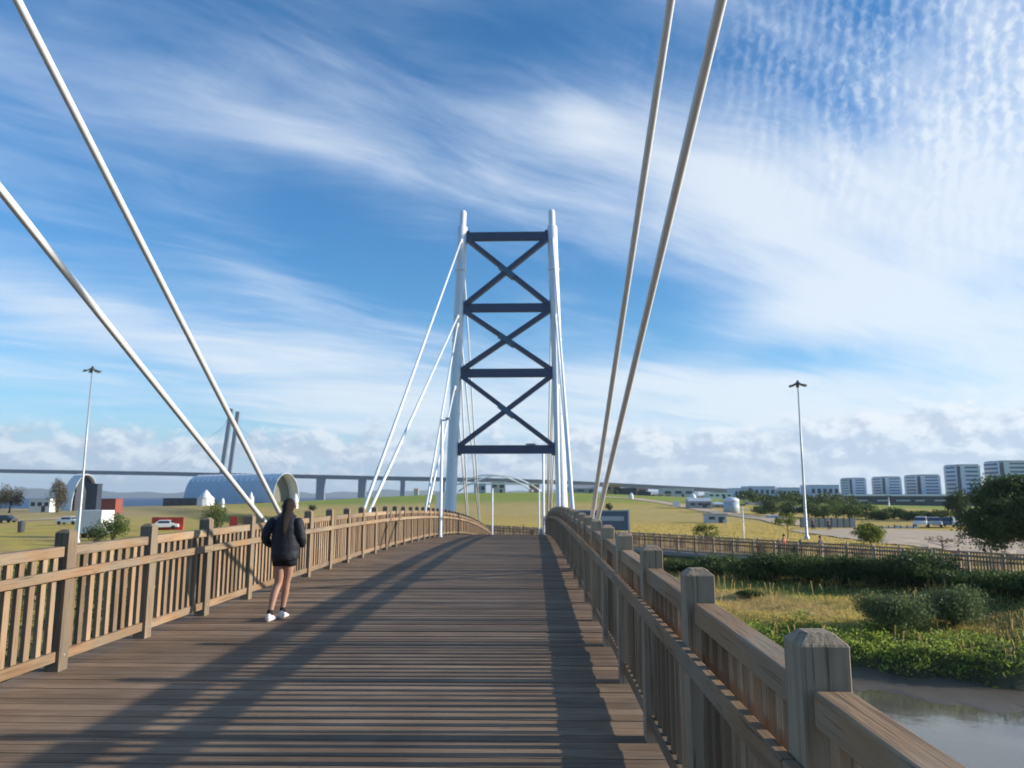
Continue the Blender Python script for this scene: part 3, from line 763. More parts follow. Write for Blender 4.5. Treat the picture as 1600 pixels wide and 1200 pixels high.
# bank vegetation (nobody could count it)
def scatter_stuff(name, X, Y, hgt, size, m, label, per):
    n = len(X); Z = terr(X, Y)
    k = np.repeat(np.arange(n), per); N = n * per
    p = np.stack([X[k] + RNG.normal(0, .16, N) * 1.4, Y[k] + RNG.normal(0, .16, N) * 1.4, Z[k] + hgt[k] * RNG.uniform(.1, 1, N) ** .7], -1)
    tone = np.clip(np.repeat(.5 + .25 * RNG.normal(size=n), per) + .15 * RNG.normal(size=N), 0, 1)
    me, at = leaf_mesh(name, p, size, m); at.data.foreach_set('value', tone.astype(np.float32))
    return tag(link(name, me), label, None, None, 'stuff')
n = 6400; X = RNG.uniform(-34, 34, n); dd = RNG.uniform(.3, 5.2, n) ** 1.0 + .7 * fn(X, X * .3, .8, 2); Y = bankY(X) + dd
nz = fn(X, Y, 1.15, 4) + .5 * fn(X, Y, 3.1, 1)
hg = np.clip(.12 + .70 * sm(nz, -.3, 1.1), .1, .85) * np.where(dd < .8, .6, 1)
kp = (np.abs(X - (Y * math.tan(PSI) - 1.8)) > 3.4) & (nz > -.75) & (bankd(X, Y) > .1)
sp_ = fn(X, Y, .8, 12) + RNG.normal(0, .18, n)
for sel, mm, sz in ((kp & (sp_ < .25), 'grass_green', .07), (kp & (sp_ >= .25) & (sp_ < .75), 'leaf_light', .055), (kp & (sp_ >= .75), 'leaf_mid', .08)):
    scatter_stuff('bank_plants', X[sel], Y[sel], hg[sel], sz, M[mm], None, 13)
n = 1300; X = RNG.uniform(-34, 34, n); dd = RNG.uniform(-.1, 1.3, n); Y = bankY(X) + dd; ok = (fn(X, Y, 1.6, 3) > -.1) & (bankd(X, Y) > -.1)
scatter_stuff('bank_reeds', X[ok], Y[ok], RNG.uniform(.25, .7, ok.sum()), .075, M['leaf_dark'], None, 9)
def stalks(name, X, Y, h, m):
    n = len(X); Z = terr(X, Y); a = RNG.uniform(0, 6.283, n); ln = RNG.normal(0, .16, (n, 2)) * h[:, None]; wv = .012
    v = np.empty((n, 4, 3)); dx_, dy_ = np.cos(a) * wv, np.sin(a) * wv
    v[:, 0] = np.stack([X - dx_, Y - dy_, Z], -1); v[:, 1] = np.stack([X + dx_, Y + dy_, Z], -1)
    v[:, 2] = np.stack([X + ln[:, 0] + dx_ * 1.6, Y + ln[:, 1] + dy_ * 1.6, Z + h], -1); v[:, 3] = np.stack([X + ln[:, 0] - dx_ * 1.6, Y + ln[:, 1] - dy_ * 1.6, Z + h], -1)
    me = bpy.data.meshes.new(name); me.from_pydata(v.reshape(-1, 3).tolist(), [], np.arange(n * 4).reshape(n, 4).tolist()); me.update(); me.materials.append(m)
    at = me.attributes.new('rnd', 'FLOAT', 'FACE'); at.data.foreach_set('value', RNG.uniform(0, 1, n).astype(np.float32))
    tag(link(name, me), None, None, None, 'stuff')
n = 5200; X = RNG.uniform(-14, 34, n); Y = bankY(X) + RNG.uniform(.2, 17, n); ok = (fn(X, Y, .7, 6) + RNG.normal(0, .25, n) > .25) & (np.abs(X - (Y * math.tan(PSI) - 1.8)) > 3.4) & (((X - WA[0]) * wn_[0] + (Y - WA[1]) * wn_[1]) < -3)
stalks('dry_stalks', X[ok], Y[ok], RNG.uniform(.35, .85, ok.sum()), M['grass_rust'])
# taller leafy growth left of the bridge, seen through the balusters
n = 2600; X = RNG.uniform(-48, -6.5, n); Y = 17 + RNG.uniform(0, 36, n)
bk = bankd(X, Y) > 1
X, Y = X[bk], Y[bk]; n = len(X)
scatter_stuff('wild_growth', X, Y, .5 + .9 * sm(fn(X, Y, .5, 7), -.5, .8), .12, M['leaf_mid'], None, 14)
n2 = 700; j = RNG.integers(0, n, n2)
scatter_stuff('wild_flowers', X[j] + RNG.normal(0, .4, n2), Y[j] + RNG.normal(0, .4, n2), np.full(n2, 1.35), .06, M['flower'], None, 3)

def blades(name, X, Y, h, wv, m):
    n = len(X); Z = terr(X, Y); a = RNG.uniform(0, 6.283, n); lean = RNG.normal(0, .25, (n, 2)) * h[:, None]
    v = np.empty((n, 3, 3)); dx_, dy_ = np.cos(a) * wv, np.sin(a) * wv
    v[:, 0] = np.stack([X - dx_, Y - dy_, Z - .02], -1); v[:, 1] = np.stack([X + dx_, Y + dy_, Z - .02], -1); v[:, 2] = np.stack([X + lean[:, 0], Y + lean[:, 1], Z + h], -1)
    me = bpy.data.meshes.new(name); me.vertices.add(n * 3); me.vertices.foreach_set('co', v.reshape(-1)); me.loops.add(n * 3); me.loops.foreach_set('vertex_index', np.arange(n * 3))
    me.polygons.add(n); me.polygons.foreach_set('loop_start', np.arange(n) * 3); me.polygons.foreach_set('loop_total', np.full(n, 3)); me.update(calc_edges=True); me.materials.append(m)
    at = me.attributes.new('rnd', 'FLOAT', 'FACE'); at.data.foreach_set('value', np.clip(.5 + .3 * fn(X, Y, .8, 3) + .2 * RNG.normal(size=n), 0, 1).astype(np.float32))
    return tag(link(name, me), None, None, None, 'stuff')
n = 110000; X = RNG.uniform(-14, 40, n); Y = 29 + RNG.uniform(0, 34, n) - .31 * (X - 10)
d_ = bankd(X, Y); q_ = (X - WA[0]) * wn_[0] + (Y - WA[1]) * wn_[1]; ok = (d_ > 4.2) & (q_ < -2)
X, Y, d_ = X[ok], Y[ok], d_[ok]
ru = fn(X, Y, .35, 5) + RNG.normal(0, .15, len(X)); gr = fn(X, Y, .22, 9) + RNG.normal(0, .2, len(X))
sel_g = gr > .62; sel_r = (~sel_g) & (ru > .2); sel_d = ~(sel_g | sel_r)
hh = RNG.uniform(.05, .17, len(X))
blades('marsh_grass', X[sel_d], Y[sel_d], hh[sel_d], .022, M['grass_dry'])
blades('marsh_grass', X[sel_r], Y[sel_r], hh[sel_r], .022, M['grass_rust'])
blades('marsh_grass', X[sel_g], Y[sel_g], hh[sel_g], .022, M['grass_green'])
n = 60000; X = RNG.uniform(-60, 60, n); Y = RNG.uniform(62, 125, n); ok = ((X - WA[0]) * wn_[0] + (Y - WA[1]) * wn_[1] > 4) & (np.abs(X) < Y * .8)
X, Y = X[ok], Y[ok]; pz = (X / Y > .37) & (Y > np.interp(X / Y, [.37, .44, .52, .59, .67, .83], [100, 84, 71.5, 64, 58, 50]) - 1)
blades('field_grass', X[~pz], Y[~pz], RNG.uniform(.06, .2, (~pz).sum()), .05, M['grass_dry'])

# trees and shrubs in the field
def T_(px, Y, *a, **k): X = Xat(px, Y); return X, Y
def tr(px, Y, pyt, cr, n, leaf, m, name, label, group=None, **k):
    X = Xat(px, Y); z = tz(X, Y); h = max(1.2, zpy(pyt, Y) - z); return tree_obj(name, X, Y, h, cr, n, leaf, M[m], label, group, **k)
tr(1217, 84, 796, 1.5, 900, .12, 'leaf_lime', 'young_tree', 'thin young tree with sparse yellow green leaves left of the floodlight mast', r0=.07, trunk_h=.3, clumps=12, clump=.32)
tr(1341, 74, 817, 1.45, 4200, .10, 'leaf_lime', 'round_tree', 'dense round yellow green tree behind the boardwalk railing', r0=.1, trunk_h=.05, clumps=24, clump=.42)
tr(1094, 74, 817, 1.5, 1500, .10, 'leaf_lime', 'small_tree', 'small loose olive green tree behind the boardwalk, left of the thin pole', r0=.07, trunk_h=.05, clumps=14, clump=.34)
tr(1450, 66, 836, 1.5, 260, .07, 'twig', 'bare_tree', 'small nearly bare tree with spreading twigs behind the boardwalk', r0=.09, trunk_h=.35, clumps=14, clump=.3)
tr(1478, 135, 762, 2.1, 4500, .17, 'leaf_dark', 'poplar_tree', 'tall dark conical tree in front of the dark office podium', r0=.3, trunk_h=.05, clumps=26, clump=.4)
tr(1527, 150, 748, 2.0, 2600, .3, 'leaf_dark', 'poplar_tree', 'dark pointed tree behind the big tree, before the right office block', r0=.3, trunk_h=.05)
tr(1552, 160, 762, 2.8, 2600, .3, 'leaf_dark', 'poplar_tree', 'dark rounded tree peeking above the big tree', r0=.3, trunk_h=.05)
bush_obj('field_shrub', Xat(350, 100), 100, 1.9, 1.6, zpy(781, 100) - tz(Xat(350, 100), 100), 2600, .12, M['leaf_mid'], 'green shrub between the white cable foot and the red barriers', 'bush')
bush_obj('field_shrub', Xat(196, 92), 92, 2.0, 1.5, zpy(800, 92) - tz(Xat(196, 92), 92), 2400, .12, M['leaf_mid'], 'green shrub right of the white box trailer', 'bush')
bush_obj('field_shrub', Xat(170, 84), 84, 1.2, 1.0, zpy(818, 84) - tz(Xat(170, 84), 84), 900, .12, M['leaf_dark'], 'low dark shrub in front of the white box trailer', 'bush')
bush_obj('field_shrub', Xat(497, 190), 190, 1.1, 1, 2.0, 500, .18, M['leaf_dark'], 'tiny dark shrub on the grassy rise right of the woman', 'bush')
bush_obj('field_shrub', Xat(948, 190), 190, 1.1, 1, 2.0, 500, .18, M['leaf_dark'], 'tiny dark shrub on the slope above the blue grey sign', 'bush')
tr(35, 230, 754, 4.2, 3600, .22, 'twig', 'bare_tree', 'leftmost bare brown tree at the river edge of the field', r0=.3, trunk_h=.08, clumps=26, clump=.42)
tr(108, 230, 746, 3.0, 3000, .22, 'twig', 'bare_tree', 'upright sparse tree beside the white cabin near the river', r0=.3, trunk_h=.05, clumps=24, clump=.40)
# tree belt before the office blocks
belt = [(1195, 168, 780, 'leaf_dark'), (1222, 160, 779, 'leaf_far'), (1250, 158, 783, 'leaf_dark'), (1272, 150, 786, 'leaf_mid'), (1292, 155, 782, 'leaf_mid'), (1315, 146, 787, 'leaf_mid'), (1338, 150, 784, 'leaf_mid'),
        (1358, 142, 797, 'leaf_dark'), (1380, 146, 793, 'leaf_mid'), (1402, 140, 799, 'leaf_dark'), (1424, 146, 797, 'leaf_mid'), (1446, 140, 795, 'leaf_mid'), (1178, 178, 790, 'leaf_mid'), (1500, 146, 793, 'leaf_mid')]
tones = {'leaf_dark': 'dark', 'leaf_far': 'dull', 'leaf_mid': 'fresh green'}
for i, (px, Y, pyt, m_) in enumerate(belt):
    where = ['at the left end of the belt by the pale tank', 'second from the left, under the low blocks', 'just left of the floodlight mast line', 'right beside the floodlight mast', 'below the gap left of the first office block', 'under the first office block',
             'under the right side of the first office block', 'under the second office block', 'under the right side of the second block', 'under the third office block', 'left of the parked cars', 'behind the parked cars', 'low beside the rounded pale tent', 'right of the tall conical tree'][i]
    tr(px, Y, pyt, 2.6, 2000, .17, m_, 'belt_tree', f'{tones[m_]} bushy tree {where}', 'belt of trees before the office blocks', r0=.18, trunk_h=.02, clumps=24, clump=.42)
def wood_stuff():
    P = []; 
    for k in range(60):
        px = 1150 + k * 2.9; Y = 262 + 22 * math.sin(k * .7); X = Xat(px, Y); z = tz(X, Y); h = 3.2 + 1.0 * math.sin(k * 1.9) + .8 * math.sin(k * .31)
        p, t = crown_pts(3.0, 3.0, h * .5, 150, 6, .5); p += np.array([X, Y, z + h * .5]); P.append(p)
    for k in range(60):
        px = 480 + k * 3.9; 
        if 600 < px < 640: continue
        Y = 352; X = Xat(px, Y); z = tz(X, Y); h = 2.4 + 1.4 * math.sin(k * 1.9); p, t = crown_pts(3.0, 2.0, h * .5, 60, 5, .5); p += np.array([X, Y, z + h * .4]); P.append(p)
    P = np.concatenate(P); me, at = leaf_mesh('far_woodland', P, .42, M['leaf_dark']); at.data.foreach_set('value', RNG.uniform(0, 1, len(P)).astype(np.float32))
    tag(link('far_woodland', me), None, None, None, 'stuff')
wood_stuff()

# ------------------------------------------------------------ viaduct over the wide river
vd = [(-160, 729), (0, 733), (250, 737), (500, 742), (640, 745), (760, 747), (860, 750), (1000, 757), (1150, 765), (1260, 771)]
vpts = [Vector((Xat(px, 1500), 1500 + max(0, 700 - px) * .3, 0)) for px, py in vd]
for v_, (px, py) in zip(vpts, vd): v_.x = (px - 800) / 1155 * v_.y * 1.012; v_.z = zpy(py, v_.y)
via = thing('viaduct_bridge', (vpts[4].x, vpts[4].y, 0), 'long low road viaduct crossing the wide river along the horizon, with a twin legged pylon', 'bridge')
mb = MB(); rings = [[v_ + Vector((0, -8, -8)), v_ + Vector((0, 8, -8)), v_ + Vector((0, 14, 0)), v_ + Vector((0, -14, 0))] for v_ in vpts]
mb.ring(rings); mb.build('road_deck', M['viaduct'], via)
def vz(px):
    for (a, pa), (b_, pb) in zip(zip([v[0] for v in vd], vpts), zip([v[0] for v in vd[1:]], vpts[1:])):
        if a <= px <= b_: t = (px - a) / (b_ - a); return pa.lerp(pb, t)
for px, wdt in ((508, 17), (572, 15), (633, 8), (694, 9), (905, 7), (985, 6)):
    v_ = vz(px); mb = MB(); mb.box(v_.x - wdt / 2, v_.x + wdt / 2, v_.y - 6, v_.y + 6, -3, v_.z - 8); mb.build('pier', M['viaduct'], via)
v_ = vz(362); Yp = v_.y
pyl = bpy.data.objects.new('pylon', None); COL.objects.link(pyl); pyl.location = (v_.x, Yp, 0); adopt(pyl, via)
def leg(b0, pb, t0, pt, yo, nm='leg', wv=8):
    a = Vector(((b0 - 800) / 1155 * Yp * 1.012, Yp + yo, zpy(pb, Yp))); c = Vector(((t0 - 800) / 1155 * Yp * 1.012, Yp + yo, zpy(pt, Yp)))
    o = MB().beam(a, c, 7, wv, up=(1, 0, 0)).build(nm, M['viaduct']); o.parent = pyl; o.matrix_parent_inverse = Matrix.Translation(-Vector(pyl.location))
leg(353, 770, 365, 639, -3); leg(364, 770, 374, 643, 3)
leg(356, 704, 369, 704, 0, 'cross_beam', 8)
mb = MB()
tp = Vector(((371 - 800) / 1155 * Yp * 1.012, Yp, zpy(648, Yp)))
for k in range(5):
    v2 = vz(400 + k * 22); mb.tube([tp - Vector((0, 0, k * 6)), v2], .12, 4)
for k in range(5):
    v2 = vz(330 - k * 22); mb.tube([tp - Vector((14, 0, k * 6)), v2], .12, 4)
mb.build('stay_cables', M['viaduct'], via)

# ------------------------------------------------------------ tents and huts on the left field
def vault(name, cx, cy, rz, Wd, Ht, Ln, label, m_skin, ribs=14, lean=0, blue=True):
    """barrel vaulted tent, open at its near end (local -x end), length along +x"""
    z = tz(cx, cy); root = thing(name, (cx, cy, z - .3), label, 'tent', None, rz)
    n = 20
    def arch(x, s_=1.0): return [(x, -math.cos(math.pi * k / n) * Wd / 2 * s_, math.sin(math.pi * k / n) ** .85 * Ht * s_) for k in range(n + 1)]
    vs, fs = [], []
    L = 2 * ribs + 1
    for i in range(L):
        x = Ln * i / (L - 1); sc_ = 1.0 if i % 2 == 0 else 1.025
        vs += arch(x, sc_)
    for i in range(L - 1):
        for k in range(n):
            a = i * (n + 1) + k; fs.append((a, a + 1, a + n + 2, a + n + 1))
    me_ = mkmesh('roof_skin', vs, fs, m_skin)
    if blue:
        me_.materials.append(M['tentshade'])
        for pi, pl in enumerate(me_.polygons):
            if (pi % n) >= n - (6 if (pi // n) % 2 else 5): pl.material_index = 1  # flank faces take the painted shade colour, edge scalloped by rib
    o = link('roof_skin', me_, root, True)
    sl = o.modifiers.new('thickness', 'SOLIDIFY'); sl.thickness = .15
    A = arch(6.0 if blue else 3.0, .97); o2 = link('dark_interior', mkmesh('dark_interior', A + [(Ln - .2, p[1], p[2]) for p in A], [tuple(range(n + 1)), tuple(range(2 * n + 1, n, -1))] + [(i, i + 1, i + n + 2, i + n + 1) for i in range(n)], M['podium'] if not blue else M['tentdark']), root, True)  # dark block filling the vault, interior shade painted as its colour
    return root
# local +x runs along the vault; near open end faces right
xa, ya = Xat(448, 300), 300
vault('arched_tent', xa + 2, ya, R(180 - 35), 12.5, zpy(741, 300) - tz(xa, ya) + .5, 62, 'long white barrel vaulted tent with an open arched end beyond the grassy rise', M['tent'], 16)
xa, ya = Xat(150, 260), 260
vault('arched_tent', xa, ya, R(140), 8.6, zpy(742, 260) - tz(xa, ya) + .3, 9, 'pale arched tent with a dark open mouth near the river, behind the red container', M['tent'], 5, blue=False)
mb = MB(); z0 = tz(xa, ya)
o = thing('dark_booth', (Xat(160, 258), 258, z0), 'tall dark booth standing in the mouth of the arched tent by the river', 'booth')
x = Xat(161, 258); MB().box(x - 2.0, x + 1.8, 257, 260, z0 - .2, zpy(757, 258)).build('body', M['podium'], o); MB().box(x - 2.2, x + 2.0, 256.8, 260.2, zpy(757, 258), zpy(757, 258) + .3).build('roof', M['dkmetal'], o)

def hut(name, px0, px1, pyt, Y, dep, m_wall, m_roof, label, cat='building', group=None, door=True, wins=0, pyb=None, roof='flat', rz=0):
    x0, x1 = Xat(px0, Y), Xat(px1, Y); cx = (x0 + x1) / 2; W = (x1 - x0); z = min(tz(x0, Y), tz(x1, Y)) - .2
    if pyb is not None: z = zpy(pyb, Y)
    H = zpy(pyt, Y) - z
    root = thing(name, (cx, Y, z), label, cat, group, rz)
    MB().box(-W / 2, W / 2, 0, dep, 0, H).build('wall', m_wall, root, False, True)
    if roof == 'flat': MB().box(-W / 2 - .15, W / 2 + .15, -.15, dep + .15, H, H + .18).build('roof', m_roof, root, False, True)
    elif roof == 'gable':
        r_ = min(W, dep) * .22; mb = MB(); mb.ring([[(-W / 2 - .2, -.2, H), (-W / 2 - .2, dep + .2, H), (-W / 2 - .2, dep / 2, H + r_)], [(W / 2 + .2, -.2, H), (W / 2 + .2, dep + .2, H), (W / 2 + .2, dep / 2, H + r_)]]); mb.build('roof', m_roof, root, False, True)
    if door: MB().box(W * .1, W * .1 + min(1.2, W * .2), -.05, -.003, 0.05, min(2.2, H * .7)).build('door', M['dkmetal'], root, False, True)
    for k in range(wins):
        xx = -W / 2 + W * (k + .5) / wins
        MB().box(xx - W / wins * .3, xx + W / wins * .3, -.06, -.004, H * .5, H * .78).build('window', M['glass'], root, False, True)
    return root
hut('site_cabin', 65, 96, 780, 240, 3, M['vwhite'], M['tent'], 'low white cabin between the two bare trees on the left', 'cabin', wins=3)
hut('red_container', 174, 196, 780, 215, 4, M['rust'], M['rust'], 'dull red container in front of the arched tent mouth', 'container', door=False)
hut('dark_hut', 268, 320, 779, 285, 4, M['podium'], M['dkmetal'], 'long low dark shed before the blue shaded side of the arched tent', 'shed', wins=4)
# small white peaked tents
def peak_tent(px, Y, pyt, wpx, label, dome=False):
    X = Xat(px, Y); z = tz(X, Y) - .2; H = zpy(pyt, Y) - z; W = wpx / 1155 * Y
    root = thing('white_tent', (X, Y, z), label, 'tent')
    mb = MB(); mb.lathe([(W / 2, 0), (W / 2, H * .45)] if not dome else [(W / 2, 0), (W / 2, H * .3)], n=12); mb.build('wall', M['tent'], root, False, True)
    mb = MB(); mb.lathe([(W * .53, H * .45), (W * .3, H * .66), (W * .12, H * .9), (.03, H)] if not dome else [(W * .5, H * .31), (W * .46, H * .6), (W * .3, H * .87), (.1, H)], n=12); mb.build('roof', M['tent'], root, True, True)
peak_tent(333, 270, 765, 25, 'white peaked tent in front of the long arched tent')
peak_tent(402, 285, 768, 9, 'narrow white tent near the open end of the long arched tent')
peak_tent(470, 215, 771, 9, 'small round pale tent right beside the head of the woman', True)
peak_tent(359, 240, 778, 6, 'tiny white tent to the right of the white peaked tent', True)
peak_tent(1076, 250, 771, 11, 'white domed tent above the curving sandy path', True)
peak_tent(1112, 235, 784, 19, 'broad white tent between the domed tent and the pale tank', True)
peak_tent(982, 262, 770, 7, 'tiny white tent where the sandy path reaches the rise', True)

def vehicle(name, px, Y, L, W, H, m, label, cat, rz, group=None, z=None):
    X = Xat(px, Y); z = tz(X, Y) + .1 if z is None else z
    root = thing(name, (X, Y, z), label, cat, group, rz)
    if cat == 'car':
        prof = [(-L / 2, .35), (-L / 2, .75), (-L * .36, .92), (-L * .2, H), (L * .17, H), (L * .30, .95), (L / 2 - .1, .82), (L / 2, .4)]
    elif cat == 'van':
        prof = [(-L / 2, .35), (-L / 2, H), (L * .28, H), (L * .4, 1.25), (L / 2, 1.1), (L / 2, .4)]
    mb = MB(); n_ = len(prof)
    mb.ring([[(x * sx__, y, min(zz_, cap)) for x, zz_ in prof] for y, cap, sx__ in ((-W / 2, .82, .97), (-W / 2 + .05, .93, 1), (-W * .38, 9, 1), (W * .38, 9, 1), (W / 2 - .05, .93, 1), (W / 2, .82, .97))]); o = mb.build('body', m, root, False, True); bev(o, .05)
    for sy in (-1, 1):
        MB().box8([(-L * .26, sy * W * .47 - .012, H * .66), (L * .2, sy * W * .47 - .012, H * .66), (L * .2, sy * W * .47 + .012, H * .66), (-L * .26, sy * W * .47 + .012, H * .66), (-L * .2, sy * W * .40 - .012, H * .92), (L * .14, sy * W * .40 - .012, H * .92), (L * .14, sy * W * .40 + .012, H * .92), (-L * .2, sy * W * .40 + .012, H * .92)]).build('side_window', M['glass'], root, False, True)
        for sx_ in (-1, 1):
            mb = MB(); mb.tube([(sx_ * L * .31, sy * (W / 2 - .16), .32), (sx_ * L * .31, sy * (W / 2 + .02), .32)], .32, 14)
            w_ = mb.build('wheel', M['tyre'], root, False, True)
    MB().box8([(L * .18, -W * .42, H * .93), (L * .18, W * .42, H * .93), (L * .30, W * .44, .98), (L * .30, -W * .44, .98), (L * .20, -W * .42, H * .96), (L * .20, W * .42, H * .96), (L * .32, W * .44, 1.01), (L * .32, -W * .44, 1.01)]).build('windscreen', M['glass'], root, False, True)
    return root
vehicle('parked_car', 275, 118, 4.2, 1.75, 1.45, M['vwhite'], 'white car half hidden behind the left railing', 'car', R(10))
vehicle('parked_car', 127, 140, 4.2, 1.75, 1.45, M['vwhite'], 'pale car on the sandy path left of the white box trailer', 'car', R(0))
vehicle('parked_car', 30, 150, 4.2, 1.8, 1.5, M['dkmetal'], 'dark car by the sandy path at the left edge', 'car', R(0)); 
vehicle('parked_car', 1421, 113, 4.3, 1.8, 1.5, M['vwhite'], 'white car, leftmost of the cars beyond the sandy square', 'car', R(236))
vehicle('parked_car', 1441, 113, 4.3, 1.8, 1.45, M['galv'], 'silver car in the middle of the cars beyond the sandy square', 'car', R(244))
vehicle('parked_car', 1463, 113, 4.3, 1.8, 1.45, M['bluegrey'], 'blue grey car, rightmost of the cars beyond the sandy square', 'car', R(228))
# white box trailer
def trailer():
    Y = 100; X = Xat(167, Y); z = tz(X, Y); root = thing('box_trailer', (X, Y, z), 'large white box trailer parked in the left field', 'trailer', None, R(-14))
    H = zpy(797, Y) - z; o = MB().box(-2.0, 2.0, -1.1, 1.1, .5, H).build('box', M['vwhite'], root, False, True); bev(o, .05)
    MB().box(-2.0, 2.4, -.9, .9, .38, .495).build('chassis', M['dkmetal'], root, False, True)
    for x in (-.7, .5):
        for y in (-.95, .95): MB().tube([(x, y - .12, .36), (x, y + .12, .36)], .36, 14).build('wheel', M['tyre'], root, False, True)
trailer()
def barrier(px0, px1, Y, pyt, label):
    x0, x1 = Xat(px0, Y), Xat(px1, Y); z = tz((x0 + x1) / 2, Y); H = zpy(pyt, Y) - z
    root = thing('red_barrier', ((x0 + x1) / 2, Y, z), label, 'barrier')
    n = max(2, int((x1 - x0) / 1.9)); st = (x1 - x0) / n
    for k in range(n):
        a = x0 - (x0 + x1) / 2 + k * st; mb = MB()
        mb.ring([[(a + .04, -.28, 0), (a + .04, -.1, H * .35), (a + .04, -.07, H), (a + .04, .07, H), (a + .04, .1, H * .35), (a + .04, .28, 0)], [(a + st - .04, -.28, 0), (a + st - .04, -.1, H * .35), (a + st - .04, -.07, H), (a + st - .04, .07, H), (a + st - .04, .1, H * .35), (a + st - .04, .28, 0)]])
        mb.build('segment', M['red'], root, False, True)
barrier(253, 302, 118, 808, 'row of red plastic barriers in the field above the left railing')
barrier(371, 384, 118, 807, 'short red barrier left of the woman, between railing posts')
barrier(391, 410, 118, 807, 'red barrier piece beside the foot of the white cable')
def bin_(px, Y, pyt, label):
    X = Xat(px, Y); z = tz(X, Y); H = zpy(pyt, Y) - z; root = thing('waste_bin', (X, Y, z), label, 'bin')
    MB().lathe([(.42, 0), (.5, H * .85)], n=12).build('body', M['dkmetal'], root, False, True); MB().lathe([(.55, H * .86), (.5, H), (.1, H + .1)], n=12).build('lid', M['dkmetal'], root, False, True)
bin_(56, 112, 815, 'dark waste bin beside the sandy path on the left')

# ------------------------------------------------------------ things on and beyond the rise, centre and right
def sign():
    Y = 76; x0, x1 = Xat(888, Y), Xat(976, Y); zt, zb = zpy(797, Y), zpy(829, Y); z = tz(x1, Y)
    root = thing('information_board', ((x0 + x1) / 2, Y, z), 'wide blue grey board with a pale strip behind the right railing', 'sign')
    o = MB().box(x0, x1, Y, Y + .25, zb, zt).build('panel', M['bluegrey'], root)
    MB().box(x1 + .003, x1 + .16, Y - .05, Y + .35, z, zt + .05).build('end_post', M['paleblue'], root)
    for f in (.2, .65): MB().box(x0 + (x1 - x0) * f, x0 + (x1 - x0) * f + .12, Y + .03, Y + .2, z - .2, zb).build('leg', M['dkmetal'], root)
    mb = MB(); xx = x0 + (x1 - x0) * .30
    while xx < x0 + (x1 - x0) * .92:
        wv = random.uniform(.12, .3); mb.box(xx, min(xx + wv, x0 + (x1 - x0) * .93), Y - .02, Y - .003, zb + (zt - zb) * .48, zb + (zt - zb) * .70); xx += wv + .025
    mb.build('pale_strip', M['paleblue'], root)
    MB().box(x0, x1, Y - .02, Y - .003, zt - .1, zt - .02).build('trim', M['paleblue'], root)
sign()
def thin_pole(px, Y, pyt, label, m='galv', r_=.07, head=True):
    X = Xat(px, Y); z = tz(X, Y); H = zpy(pyt, Y) - z; root = thing('lamp_post', (X, Y, z), label, 'lamp post', 'slim poles in the field and car park')
    MB().lathe([(r_ * 1.3, -.2), (r_, .4), (r_ * .7, H)], n=8).build('pole', M[m], root, True, True)
    MB().box(-r_ * 4, r_ * 4, -.12, .12, H, H + .12).build('lamp_head', M['dkmetal'], root, False, True)
thin_pole(1151, 80, 790, 'slim pale pole behind the boardwalk, under the pale tank', 'white')
thin_pole(1354, 150, 797, 'slim pole just right of the round lime green tree')
thin_pole(1364, 155, 800, 'slim pole, right one of the close pair beyond the round lime tree')
thin_pole(1374, 230, 775, 'tall slim pole in front of the second office block', r_=.2)
thin_pole(1425, 160, 803, 'slim pole above the white parked car')
thin_pole(1481, 150, 800, 'slim pole right of the parked cars', r_=.1)

SB = [('orange_building', 940, 966, 757, 345, 'orange', 'cream', 'orange building directly right of the white cables at the end of the rise', 'flat', 2),
      ('dark_shed', 966, 990, 763, 340, 'podium', 'dkmetal', 'dark shed between the orange building and the pink building', 'flat', 0),
      ('pink_building', 990, 1008, 762, 345, 'pink', 'cream', 'small pinkish building by the start of the sandy path', 'flat', 1),
      ('dark_hall', 992, 1012, 769, 300, 'podium', 'dkmetal', 'dark low hall at the start of the sandy path', 'flat', 0),
      ('grey_shed', 896, 932, 763, 345, 'greyroof', 'greyroof', 'grey shed seen between the mast and the white cables', 'gable', 2),
      ('white_shed', 1030, 1078, 764, 360, 'paleblue', 'vwhite', 'long pale shed below the viaduct end', 'flat', 3),
      ('yellow_shed', 1018, 1046, 773, 310, 'cream', 'orange', 'low cream and orange shed left of the domed tent', 'flat', 2),
      ('grey_house', 1070, 1104, 783, 205, 'greyroof', 'paleblue', 'pale grey house below the white domed tent', 'gable', 3),
      ('grey_house', 1108, 1128, 788, 210, 'greyroof', 'paleblue', 'smaller grey house left of the pale tank', 'gable', 2),
      ('white_block', 742, 760, 755, 360, 'paleblue', 'vwhite', 'pale block seen under the mast, left of the cream block', 'flat', 2),
      ('cream_block', 768, 790, 753, 362, 'cream', 'vwhite', 'cream block seen in the opening under the mast', 'flat', 2),
      ('pink_building', 826, 842, 754, 360, 'pink', 'cream', 'pink building at the right side of the opening under the mast', 'flat', 1),
      ('cream_hut', 650, 657, 764, 350, 'cream', 'orange', 'tiny cream hut on the skyline left of the mast', 'gable', 0),
      ('white_cabinet', 684, 700, 770, 150, 'tent', 'vwhite', 'pale cabinet wall behind the left railing beside the mast foot', 'flat', 0),
      ('site_cabin', 1096, 1126, 804, 128, 'paleblue', 'greyroof', 'small grey cabin standing in the yellow field below the pale tank', 'flat', 2),
      ('blue_cabin', 1190, 1208, 806, 150, 'paleblue', 'vwhite', 'pale blue cabin left of the thin young tree crown', 'flat', 0),
      ('white_box_house', 1230, 1254, 793, 190, 'paleblue', 'vwhite', 'pale box shaped house right behind the floodlight mast', 'flat', 1),
      ('low_store', 1254, 1270, 805, 185, 'cream', 'orange', 'low store with an orange roof right of the pale box shaped house', 'gable', 0)]
